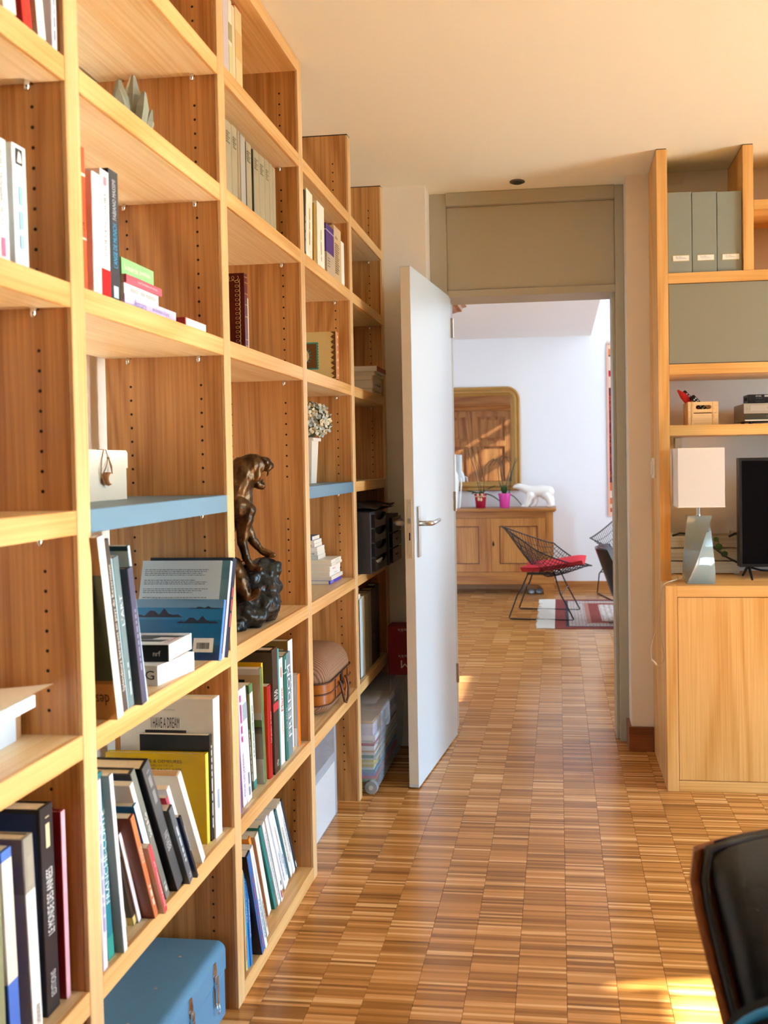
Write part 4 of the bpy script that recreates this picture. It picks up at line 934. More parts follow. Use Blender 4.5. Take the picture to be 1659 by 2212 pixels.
for k, (lb, tt, c, x, y0) in enumerate((('pale grey booklet lowest of the small pile on the stack', .014, 'D9DCDC', -.103, 3.075), ('white booklet second of the small pile', .013, 'ECEEEE', -.106, 3.078), ('white booklet third of the small pile', .016, 'F2F2F0', -.108, 3.080), ('white booklet with grey print fourth of the small pile', .012, 'EBE9E6', -.118, 3.084), ('white booklet with reddish print fifth of the small pile', .012, 'EFEAE8', -.120, 3.086), ('dark blue booklet topping the small pile', .014, '2F4E94', -.128, 3.086))):
    book(lb, x, y0, zz, tt, .115, .10, c, flat=True, yaw=-PI / 2, group=G9, dash=('8A8A90', .1, .5, .35) if k % 2 else None); zz += tt + .0002

# wicker suitcase
def suitcase():
    z = LV['L6']
    WK = bpy.data.materials.new('woven_wicker'); WK.use_nodes = True; nt = WK.node_tree; b = nt.nodes['Principled BSDF']
    tc = nd(nt, 'ShaderNodeTexCoord'); wv = nd(nt, 'ShaderNodeTexWave', wave_type='BANDS', bands_direction='Y'); wv.inputs['Scale'].default_value = 42; wv.inputs['Distortion'].default_value = 1.5; wv.inputs['Detail'].default_value = 1
    nt.links.new(tc.outputs['Object'], wv.inputs['Vector'])
    w2 = nd(nt, 'ShaderNodeTexWave', wave_type='BANDS', bands_direction='X'); w2.inputs['Scale'].default_value = 120; nt.links.new(tc.outputs['Object'], w2.inputs['Vector'])
    ml = nd(nt, 'ShaderNodeMath', operation='MULTIPLY_ADD'); ml.inputs[1].default_value = .35; nt.links.new(w2.outputs['Fac'], ml.inputs[0]); nt.links.new(wv.outputs['Fac'], ml.inputs[2])
    cr = nd(nt, 'ShaderNodeValToRGB'); cr.color_ramp.elements[0].color = srgb('5E3A22'); cr.color_ramp.elements[1].color = srgb('A87C58'); cr.color_ramp.elements[1].position = .8
    nt.links.new(ml.outputs[0], cr.inputs[0]); nt.links.new(cr.outputs[0], b.inputs['Base Color']); b.inputs['Roughness'].default_value = .6
    bp = nd(nt, 'ShaderNodeBump'); bp.inputs['Strength'].default_value = .8; bp.inputs['Distance'].default_value = .002; nt.links.new(ml.outputs[0], bp.inputs['Height']); nt.links.new(bp.outputs['Normal'], b.inputs['Normal'])
    CN = mat('varnished_cane', 'A45A1E', .25, var=.2, vscale=18); CD = mat('cane_dark', '5A2E14', .5)
    t = thing('wicker_suitcase', 'woven wicker suitcase with cane bands and a looped handle', 'suitcase', (-.14, 3.01, z))
    # footprint with rounded corners, in local x (depth) and y (length)
    def ring(hx, hy, r, n=6):
        pts = []
        for (cx, cy, a0) in ((hx - r, hy - r, 0), (-hx + r, hy - r, PI / 2), (-hx + r, -hy + r, PI), (hx - r, -hy + r, 1.5 * PI)):
            for k in range(n + 1): a = a0 + PI / 2 * k / n; pts.append((cx + r * math.cos(a), cy + r * math.sin(a)))
        return pts
    def loft(levels):
        mb = MB(); n = None
        for (hx, hy, r, zz) in levels:
            p = ring(hx, hy, r); n = len(p); mb.v += [(a, c, zz) for a, c in p]
        for k in range(len(levels) - 1):
            for j in range(n): mb.f.append((k * n + j, k * n + (j + 1) % n, (k + 1) * n + (j + 1) % n, (k + 1) * n + j))
        mb.f.append(tuple(range(n))[::-1]); mb.f.append(tuple((len(levels) - 1) * n + j for j in range(n))); return mb
    HX, HY = .125, .180
    loft([(HX - .035, HY - .04, .04, 0), (HX - .012, HY - .015, .05, .006), (HX - .003, HY - .004, .055, .022), (HX, HY, .055, .036)]).build('woven_bottom', WK, t, True)
    loft([(HX + .002, HY + .002, .055, .036), (HX + .002, HY + .002, .055, .072)]).build('cane_band', CN, t, 'auto')
    loft([(HX + .003, HY + .003, .055, .0745), (HX + .003, HY + .003, .055, .108)]).build('cane_band', CN, t, 'auto')
    for zz in (.036, .0733, .109): MB().tube([(a * 1.0, c, zz) for a, c in ring(HX + .0045, HY + .0045, .056)], .0026, 6, True).build('cane_cord', CD, t, True)
    lev = []
    for k in range(11):
        a = PI / 2 * k / 10; s = math.cos(a) ** .55
        lev.append((max(.01, HX * s), max(.02, HY * s), max(.004, .055 * s), .109 + .098 * math.sin(a)))
    loft(lev).build('woven_lid', WK, t, True)
    ob = MB()
    for yy in (-.085, .085): MB().tube([(HX + .0055, yy, .038), (HX + .0065, yy, .108)], .002, 6).build('cane_tie', CD, t)
    MB().tube([(HX + .006, -.045, .088), (HX + .014, -.045, .080), (HX + .020, -.042, .045), (HX + .022, -.028, .015), (HX + .022, 0, .003), (HX + .022, .028, .015), (HX + .020, .042, .045), (HX + .014, .045, .080), (HX + .006, .045, .088)], .0042, 8).build('handle', CD, t, True)
    MB().tube([(HX + .006, -.030, .086), (HX + .016, -.028, .055), (HX + .017, 0, .030), (HX + .016, .028, .055), (HX + .006, .030, .086)], .0036, 8).build('handle', CN, t, True)
    cl = MB().rbox(HX + .003, HX + .008, -.012, .012, .060, .112, b=.001).build('clasp', mat('iron_dark', '2A2622', .4, .7), t)
    MB().tube([(HX + .009, -.006, .078), (HX + .013, 0, .070), (HX + .009, .006, .078)], .002, 6).build('clasp_ring', mat('iron_dark', '2A2622', .4, .7), cl)
suitcase()
# clear poster sleeve standing on the floor
def sleeve():
    t = thing('poster_sleeve', 'clear plastic poster sleeve standing under the wicker suitcase', 'sleeve', (-.060, 2.64, 0))
    bx('backing', mat('sleeve_grey', 'B9B8BE', .25), t, -.010, 0, 0, .465, .003, .352)
    bx('paper', mat('sleeve_paper', 'ECEAE6', .6), t, .0002, .0008, .06, .44, .006, .20)
    bx('photo', mat('sleeve_photo', '5A4A48', .5, var=.5, vscale=30), t, .0002, .0008, .02, .44, .235, .345)
    g = bpy.data.materials.new('clear_film'); g.use_nodes = True; nt = g.node_tree; b = nt.nodes['Principled BSDF']; b.inputs['Roughness'].default_value = .10; b.inputs['Base Color'].default_value = srgb('C8CCD4')
    tr = nd(nt, 'ShaderNodeBsdfTransparent'); mx = nd(nt, 'ShaderNodeMixShader'); mx.inputs[0].default_value = .22
    nt.links.new(tr.outputs[0], mx.inputs[1]); nt.links.new(b.outputs[0], mx.inputs[2]); nt.links.new(mx.outputs[0], nt.nodes['Material Output'].inputs[0])
    bx('film', g, t, .0012, .0022, -.002, .467, .0, .356)
sleeve()

# fifth bay ---------------------------------------------------------------
z = LV['L3']; GA = 'paperbacks stacked in the far bay'; zz = z
for (lb, tt, c, x, y0, y1, ti) in (('cream paperback at the bottom of the far stack', .021, 'C9B48E', -.004, 3.612, 3.790, 1), ('white thick paperback second in the far stack', .034, 'CFC4B8', -.002, 3.608, 3.792, 1), ('beige paperback third in the far stack', .020, 'C6B190', -.003, 3.606, 3.796, 0), ('thin pale paperback fourth in the far stack', .019, 'CFC2A6', .002, 3.626, 3.806, 1)):
    flatb(lb, x, y0, y1, zz, tt, .13, c, group=GA, dash=('6A5A48', .2, .8, .3) if ti else None); zz += tt + .0002
flatb('red spined paperback lying on top of the far stack', .010, 3.634, 3.824, zz, .022, .14, 'E2D8C4', group=GA, spine='8E1A16', yaw=.0, pages=PAGEW)
def drawer_tower(label, y0, y1, z1, n, front):
    z = LV['L5']; CH = mat('charcoal_plastic', '2B2E33', .45); CK = mat('black_gloss', '0E0F11', .25)
    t = thing('drawer_tower', label, 'drawers', (front, y0, z), group='black desk drawer towers')
    w_ = y1 - y0; hh = z1 - z
    bx('housing', CH, t, -.26, -.006, 0, w_, 0, hh, bev=.003)
    dh = (hh - .012) / n
    for k in range(n):
        z0 = .006 + dh * k
        # drawer front with a scooped opening
        mb = MB(); N = 10; poly = [(.012, z0 + .002), (w_ - .012, z0 + .002), (w_ - .012, z0 + dh - .004)]
        if n == 4:
            for j in range(N + 1): a = PI * j / N; poly.append((w_ / 2 + (w_ / 2 - .018) * math.cos(a), z0 + dh - .004 - (.026 if hh > .2 else .018) * math.sin(a)))
        poly.append((.012, z0 + dh - .004))
        mb.prism(poly, -.008, .004 + .004, 'X'); d = mb.build('drawer_front', CK, t)
        if n == 4 and k == 0: bx('papers', PAGEW, d, -.006, -.002, .03, w_ - .03, z0 + .02, z0 + .038)
        if n == 3: MB().tube([(.009, w_ / 2 - .02, z0 + dh / 2), (.012, w_ / 2, z0 + dh / 2), (.009, w_ / 2 + .02, z0 + dh / 2)], .003, 6).build('pull', CK, d)
    return t
drawer_tower('charcoal drawer tower with four scooped trays nearest the fourth upright', 3.312, 3.556, 1.088, 4, .046)
drawer_tower('small black tower with three drawers beside the wall pier', 3.600, 3.826, 1.056, 3, .060)
def bags():
    BK = mat('black_fabric', '16140F', .75, bump=.4, bscale=40)
    t = thing('black_pouch', 'crumpled black pouch lying across the drawer towers', 'pouch', (-.02, 3.57, 1.094))
    rnd = random.Random(2); mb = MB()
    def f(u, v_):
        r = .010 * math.sin(9 * u + 4 * v_) * math.sin(7 * v_) ; return (-.20 + .27 * v_, -.22 + .42 * u, .008 + .022 * math.sin(PI * v_) * math.sin(PI * u) + r)
    mb.grid(f, 18, 12); mb2 = MB(); mb2.grid(lambda u, v_: (f(u, v_)[0], f(u, v_)[1], -.004 if u < .6 else -.004), 18, 12); mb.add(mb2.v, mb2.f)
    mb.build('pouch', BK, t, True)
bags()
# far bay, low level: magazine files and binders
z = LV['L6']; GB = 'files on the low level of the far bay'
f = thing('magazine_file', 'perforated white metal magazine file nearest the fourth upright', 'file', (-.018, 3.345, z), group=GB)
WM = mat('white_metal', 'D6DEE2', .35)
mb = MB(); mb.box(-.24, 0, 0, .003, 0, .312); mb.box(-.24, 0, .047, .05, 0, .312); mb.box(-.003, 0, 0, .05, 0, .312); mb.box(-.24, 0, 0, .05, 0, .003); mb.build('shell', WM, f)
mb = MB()
for k in range(34):
    for j in range(9): mb.box(-.0925 + j * .010, -.0885 + j * .010, -.0006, .0, .02 + k * .0085, .024 + k * .0085)
mb.build('perforations', mat('hole_grey', '6E7678', .7), f, kind='stuff')
bx('sheets', PAGES, f, -.22, -.006, .006, .044, .004, .33)
book('cream binder beside the perforated magazine file', -.018, 3.398, z, .040, .318, .24, 'CFC3A4', hard=True, group=GB)
book('pale olive binder second beside the magazine file', -.020, 3.440, z, .072, .316, .24, 'A8A288', hard=True, group=GB, dash=('7A7460', .3, .7, .1))
book('grey binder in the middle of the low files', -.022, 3.514, z, .066, .316, .24, '8E8A80', hard=True, group=GB)
book('dark brown binder in the shaded low files', -.022, 3.584, z, .080, .316, .24, '3A2E28', hard=True, group=GB, title=[('1998', 'A89888', .3, .4, .2, 'up')])
book('black binder last of the low files', -.024, 3.668, z, .082, .322, .24, '24211F', hard=True, group=GB)
book('orange folder lying on top of the low files', -.060, 3.50, z + .334, .010, .14, .16, 'D88A1E', flat=True, group=GB)
book('dark red folder lying on the low files beyond the orange one', -.050, 3.66, z + .326, .010, .15, .16, '6E1418', flat=True, group=GB)
# clear storage box on castors with papers
def storage_box():
    t = thing('storage_box', 'clear plastic storage box on wheels packed with papers', 'storage box', (-.09, 3.545, 0))
    g = bpy.data.materials.new('frosted_plastic'); g.use_nodes = True; nt = g.node_tree; b = nt.nodes['Principled BSDF']
    b.inputs['Base Color'].default_value = (.86, .9, .95, 1); b.inputs['Roughness'].default_value = .22
    tr = nd(nt, 'ShaderNodeBsdfTransparent'); tr.inputs[0].default_value = (.93, .95, .98, 1); mx = nd(nt, 'ShaderNodeMixShader'); mx.inputs[0].default_value = .16
    nt.links.new(tr.outputs[0], mx.inputs[1]); nt.links.new(b.outputs[0], mx.inputs[2]); nt.links.new(mx.outputs[0], nt.nodes['Material Output'].inputs[0])
    a0, a1, c0, c1 = -.165, .165, -.265, .265; i = .018
    mb = MB()
    def slab(p, q):
        pass
    # tapered walls, 3 mm
    for (x0, x1, y0, y1) in ((a0, a0 + .003, c0, c1), (a1 - .003, a1, c0, c1), (a0, a1, c0, c0 + .003), (a0, a1, c1 - .003, c1)):
        sx = lambda x: x * .9; sy = lambda y: y * .95
        mb.add([(sx(x0), sy(y0), .035), (sx(x1), sy(y0), .035), (sx(x1), sy(y1), .035), (sx(x0), sy(y1), .035), (x0, y0, .330), (x1, y0, .330), (x1, y1, .330), (x0, y1, .330)], [(0, 3, 2, 1), (4, 5, 6, 7), (0, 1, 5, 4), (1, 2, 6, 5), (2, 3, 7, 6), (3, 0, 4, 7)])
    mb.build('box_wall', g, t)
    MB().box(a0 * .9, a1 * .9, c0 * .95, c1 * .95, .032, .036).build('box_floor', g, t)
    ld = MB().rbox(a0 - .012, a1 + .012, c0 - .012, c1 + .012, .330, .346, b=.004).build('lid', g, t)
    bx('lid_panel', g, ld, a0 + .03, a1 - .03, c0 + .03, c1 - .03, .346, .350, bev=.001)
    for yy in (-.22, .10): MB().rbox(a1 + .006, a1 + .016, yy, yy + .05, .26, .34, b=.003).build('lid_clip', g, t)
    for zz in (.12, .20): MB().box(a0 * .955, a1 * .955, c0 * .985 - .003, c0 * .985, zz, zz + .006).build('rib', g, t)
    WG = mat('castor_grey', '8E9496', .35)
    for (xx, yy) in ((.118, -.238), (.118, .238), (-.118, -.238), (-.118, .238)):
        wv = MB().lathe([(.010, -.012), (.024, -.012), (.027, -.006), (.027, .006), (.024, .012), (.010, .012)], 28).xf(Matrix.Translation((xx, yy - .012, .0272)) @ Matrix.Rotation(PI / 2, 4, 'X')).build('wheel', WG, t, 'auto')
        MB().lathe([(.009, .012), (.009, .0145), (.0, .0145)], 16, capt=False).xf(Matrix.Translation((xx, yy - .012, .0272)) @ Matrix.Rotation(PI / 2, 4, 'X')).build('hub', mat('hub_light', 'B8BCBC', .35), wv)
    # packed contents
    rnd = random.Random(8); zz = .040
    tab = [('45A060', .010), ('C84A6A', .011), ('5A7FC0', .012), ('3A9AB8', .010), ('D8E0E4', .010), ('DCCB4A', .026), ('E4E6E0', .006), ('3E8E80', .012), ('E8E4DC', .010), ('D89A60', .006), ('EDEDEA', .018), ('B83A5A', .010), ('E9D8C0', .006), ('F0F0F0', .020), ('E8E2EE', .030), ('EFEFEF', .014), ('D9B070', .010)]
    for k, (c, tt) in enumerate(tab):
        j = rnd.uniform(-.006, .006)
        bx('paper_bundle', mat('paper_' + c, c, .8), t, -.135, .128 + j, -.236 + abs(j), .22, zz, zz + tt); zz += tt + .001
    return t
storage_box()
b = thing('red_carton', 'dark red removal carton with white M standing on the storage box', 'carton', (.085, 3.80, .3505))
bx('carton', mat('carton_red', '8E0E1A', .6), b, -.075, .075, -.045, .060, 0, .212)
PW_ = mat('carton_print', 'E8D8D8', .6)
words('M', PW_, b, (.018, -.0456, .030 + .034), (-1, 0, 0), (0, 0, -1), .036, .034)
words("Pack'n", PW_, b, (.018, -.0456, .088), (-1, 0, 0), (0, 0, -1), .046, .014)
words("Pack'n", PW_, b, (.018, -.0456, .203), (-1, 0, 0), (0, 0, -1), .046, .014)
# ------------------------------------------------------------------ media unit against the back wall
def media_unit():
    t = thing('media_unit', 'ash media unit with low cabinet and open shelves beside the door', 'cabinet')
    XU, XE, YF, YP, HB = 1.162, 2.62, 3.402, 3.565, .790
    # low cabinet: frame, inset door, top
    c = bx('side_panel', WU, t, XU, XU + .0435, YF, YW - .001, 0, HB, bev=.001)
    bx('side_panel', WU, t, XE - .0435, XE, YF, YW - .001, 0, HB, bev=.001)
    bx('top_board', WUX, t, XU + .0437, XE - .0437, YF, YW - .001, HB - .042, HB, bev=.001)
    bx('plinth', WUX, t, XU + .0437, XE - .0437, YF, YW - .001, 0, .041, bev=.001)
    bx('back_panel', WU, t, XU + .0437, XE - .0437, YW - .02, YW - .002, .041, HB - .042)
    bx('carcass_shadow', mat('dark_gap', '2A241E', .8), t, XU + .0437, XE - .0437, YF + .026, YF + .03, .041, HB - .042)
    for (a, b) in ((XU + .0455, 1.885), (1.889, XE - .0455)):
        bx('cabinet_door', WU, t, a, b, YF + .002, YF + .022, .0435, HB - .0445, bev=.001)
    # upper part
    bx('side_panel', WU, t, XU, XU + .042, YP, YW - .001, HB, H - .003, bev=.001)
    bx('side_panel', WU, t, XE - .042, XE, YP, YW - .001, HB, H - .003, bev=.001)
    for z in (1.969, 1.609, 1.367):
        bx('shelf', WUX, t, XU + .0422, XE - .0422, YP, YW - .001, z, z + .041, bev=.001)
    for x in (1.494, 1.86, 2.24):
        bx('divider', WU, t, x, x + .040, YP, YW - .001, 2.0105, H - .003, bev=.001)
    bx('shelf', WUX, t, 1.5345, 1.8595, YP, YW - .001, 2.245, 2.282, bev=.001)
    bx('flap_door', mat('taupe_lacquer', '8E8B78', .45), t, XU + .044, 1.91, YP + .004, YP + .022, 1.6525, 1.9665, bev=.001)
    bx('flap_door', mat('taupe_lacquer', '8E8B78', .45), t, 1.914, XE - .044, YP + .004, YP + .022, 1.6525, 1.9665, bev=.001)
    for x in (XU, 1.494): bx('scribe_strip', mat('dark_gap', '2A241E', .8), t, x + .001, x + .039, YP + .001, YW - .002, H - .003, H)
media_unit()
def switch():
    t = thing('light_switch', 'white rocker switch on the side of the media unit', 'switch', (1.162, 3.742, 1.238))
    M_ = mat('switch_white', 'EDE6DA', .35)
    bx('plate', M_, t, -.008, 0, -.036, .036, -.042, .042, bev=.003); bx('rocker', M_, t, -.0135, -.0082, -.020, .020, -.028, .028, bev=.002)
switch()
GF = 'grey magazine files on the media unit'
LBW = ('first grey magazine file beside the unit side panel', 'middle grey magazine file of the three', 'last grey magazine file beside the divider')
for k, (a, b2) in enumerate(((1.2055, 1.2975), (1.3005, 1.3945), (1.3975, 1.4915))):
    t = thing('magazine_file', LBW[k] + ', with cream label', 'file', (a, 3.572 + .004 * k, 2.0105), group=GF)
    w_ = b2 - a; FM = mat('file_grey', '8D9389', .6, bump=.06, bscale=400)
    h = .318 - .002 * k
    mb = MB(); mb.rbox(0, w_, 0, .26, 0, h, b=.0015); mb.build('body', FM, t)
    lb = bx('label', mat('label_frame', 'B9A878', .4), t, w_ * .19, w_ * .90, -.0012, 0, .045, .070)
    bx('label_card', PAGEW, lb, w_ * .21, w_ * .88, -.0018, -.0012, .0475, .0675)
    mb = MB()
    for cx in (.35, .50): mb.tube([(w_ * cx + .0025 * math.cos(q * PI / 6), -.0021, .0625 + .0025 * math.sin(q * PI / 6)) for q in range(12)], .0003, 4, True)
    mb.box(w_ * .375, w_ * .475, -.0021, -.0018, .0622, .0628); mb.box(w_ * .525, w_ * .60, -.0021, -.0018, .0622, .0628)
    mb.build('label_mark', mat('print_6A625A', '6A625A', .6), lb)
    lines(mat('print_9A9080', '9A9080', .6), lb, (w_ * .34, -.0021, .0580), (1, 0, 0), (0, 0, 1), w_ * .45, 2, .0032, .001, 'label_print', 30 + k)
# low wooden box holding remotes and a red case
def remotes():
    z = 1.409 + .0005
    PN = wood('pine_light', 'D2A66C', 'EBCB98', 'X')
    t = thing('wooden_caddy', 'small pale wooden crate with an oval hand hole', 'crate', (1.281, 3.598, z))
    # front board with oval hole
    W_, Hh_ = .118, .092
    mb = MB(); n = 10; out = [(0, 0), (W_, 0), (W_, Hh_), (0, Hh_)]
    cx, cz, rx, rr = W_ * .51, Hh_ * .76, .022, .008
    hole = []
    for s, a0 in ((1, -PI / 2), (-1, PI / 2)):
        for k in range(n + 1): a = a0 + PI * k / n; hole.append((cx + s * rx + rr * math.cos(a), cz + rr * math.sin(a)))
    def annulus(y0, y1):
        m_ = len(hole); o = len(mb.v)
        edge = []
        for (hx_, hz_) in hole:
            dx, dz = hx_ - cx, hz_ - cz; s = min((W_ - cx) / abs(dx) if dx > 0 else (cx / abs(dx) if dx < 0 else 9e9), (Hh_ - cz) / abs(dz) if dz > 1e-6 else (cz / abs(dz) if dz < -1e-6 else 9e9)); edge.append((cx + dx * s, cz + dz * s))
        for y in (y0, y1):
            mb.v += [(p[0], y, p[1]) for p in hole] + [(p[0], y, p[1]) for p in edge]
        for j in range(m_):
            k = (j + 1) % m_
            mb.f += [(o + j, o + k, o + m_ + k, o + m_ + j), (o + 2 * m_ + j, o + 3 * m_ + j, o + 3 * m_ + k, o + 2 * m_ + k), (o + j, o + 2 * m_ + j, o + 2 * m_ + k, o + k)]
    annulus(0, .008)
    # fill the four corners of the board
    for (x0, x1, z0, z1) in ((0, .012, 0, Hh_), (W_ - .012, W_, 0, Hh_), (.0122, W_ - .0122, 0, .045)): mb.box(x0, x1, 0.0002, .0078, z0, z1)
    mb.build('front_board', PN, t)
    for x in (.014, W_ - .022): bx('corner_batten', PN, t, x, x + .006, -.001, .0, 0, Hh_)
    bx('side_board', PN, t, 0, .008, .008, .13, 0, Hh_); mb = MB(); mb.box(W_ - .008, W_, .008, .13, 0, .040); mb.box(W_ - .008, W_, .008, .13, .074, Hh_); mb.box(W_ - .008, W_, .008, .03, .04, .074); mb.box(W_ - .008, W_, .108, .13, .04, .074); mb.build('side_board', PN, t)
    bx('back_board', PN, t, 0, W_, .122, .13, 0, Hh_); bx('bottom_board', PN, t, .008, W_ - .008, .008, .122, 0, .006)
    r = thing('spectacle_case', 'red tapered case poking out of the wooden crate', 'case', (1.355, 3.66, z + .03))
    mb = MB(); mb.tube([(0, 0, 0), (-.05, .0, .055), (-.085, .0, .092), (-.106, .0, .115)], [.019, .018, .014, .003], 12); mb.build('case', mat('case_red', 'C0141E', .45), r, True)
    def remote(lb, loc, ang, L):
        q = thing('remote_control', lb, 'remote', M=Matrix.Translation(loc) @ Matrix.Rotation(ang, 4, 'Y'))
        bx('body', BLACK, q, -.010, .010, -.022, .022, 0, L, bev=.003)
        mb = MB()
        for a in range(7):
            for b_ in range(3): mb.box(-.0115, -.010, -.0245 + .5 * .0 + .006 + b_ * .013, -.0245 + .014 + b_ * .013, L - .02 - a * .012, L - .013 - a * .012)
        mb2 = MB()
        for a in range(7):
            for b_ in range(3): mb2.box(-.018 + b_ * .0, -.010, 0, 0, 0, 0) if False else None
        mb.build('keys', mat('key_grey', 'C8C8C8', .6), q)
        mb3 = MB()
        for a in range(6):
            for b_ in range(2): mb3.box(-.006 + b_ * .008, -.001 + b_ * .008, -.0232, -.022, L - .02 - a * .012, L - .014 - a * .012)
        mb3.build('side_keys', mat('key_grey', 'C8C8C8', .6), q)
    remote('black remote control leaning behind the red case', (1.380, 3.700, z + .020), -.72, .160)
    remote('black remote control with white keys leaning in the crate', (1.386, 3.640, z + .022), -.74, .128)
remotes()
def hifi():
    z = 1.410
    t = thing('hifi_unit', 'silver compact hi-fi unit on the open shelf', 'hi-fi', (1.498, 3.60, z))
    SV = mat('hifi_silver', 'C6C0B2', .3, .5)
    bx('cabinet', mat('hifi_body', '8E887A', .4, .3), t, 0, .30, .006, .20, .010, .080, bev=.002)
    bx('fascia', SV, t, 0, .30, 0, .006, .040, .080, bev=.001); bx('lower_fascia', mat('hifi_dark', '5A564A', .3, .4), t, 0, .30, 0, .006, .016, .040)
    bx('foot_strip', mat('hifi_foot', 'EDE3CC', .3), t, .004, .30, -.004, .006, .010, .0155)
    bx('disc_tray', mat('tray_silver', 'CFC9BC', .3, .4), t, .024, .20, -.0012, 0, .050, .072, bev=.0004)
    for x in (.03, .27):
        for y in (.02, .17): MB().lathe([(.008, 0), (.008, .0105)], 12, (x, y, 0)).build('foot', BLACK, t)
    K = mat('print_4A463C', '4A463C', .5)
    words('HiFi', K, t, (.009, -.0014, .058), (1, 0, 0), (0, 0, 1), .008, .003); words('CD', K, t, (.09, -.0016, .058), (1, 0, 0), (0, 0, 1), .008, .006)
    words('S', mat('print_8A8678', '8A8678', .5), t, (.085, -.0008, .025), (1, 0, 0), (0, 0, 1), .006, .007)
    r = thing('black_receiver', 'small black receiver standing on the hi-fi unit', 'receiver', (1.517, 3.615, z + .0805))
    bx('body', BLACK, r, 0, .12, 0, .09, 0, .036, bev=.002)
    words('SHURE', mat('print_E0E0E0', 'E0E0E0', .5), r, (.030, -.001, .026), (1, 0, 0), (0, 0, 1), .022, .006)
    for k in range(4): bx('button', mat('btn_dark', '2E2E32', .4), r, .030 + k * .009, .037 + k * .009, -.002, 0, .005, .011)
    mb = MB()
    for k in range(3): mb.box(.034 + k * .009, .0355 + k * .009, -.001, 0, .019, .0205)
    for k in range(2): mb.box(.064, .08, -.001, 0, .026 + k * .004, .028 + k * .004)
    mb.build('indicator', mat('print_E0E0E0', 'E0E0E0', .5), r)
    mb = MB()
    for k in range(5): mb.box(-.0006, .0, .02 + k * .010, .025 + k * .010, .012, .026)
    mb.build('vent', mat('vent_black', '050505', .8), r)
hifi()
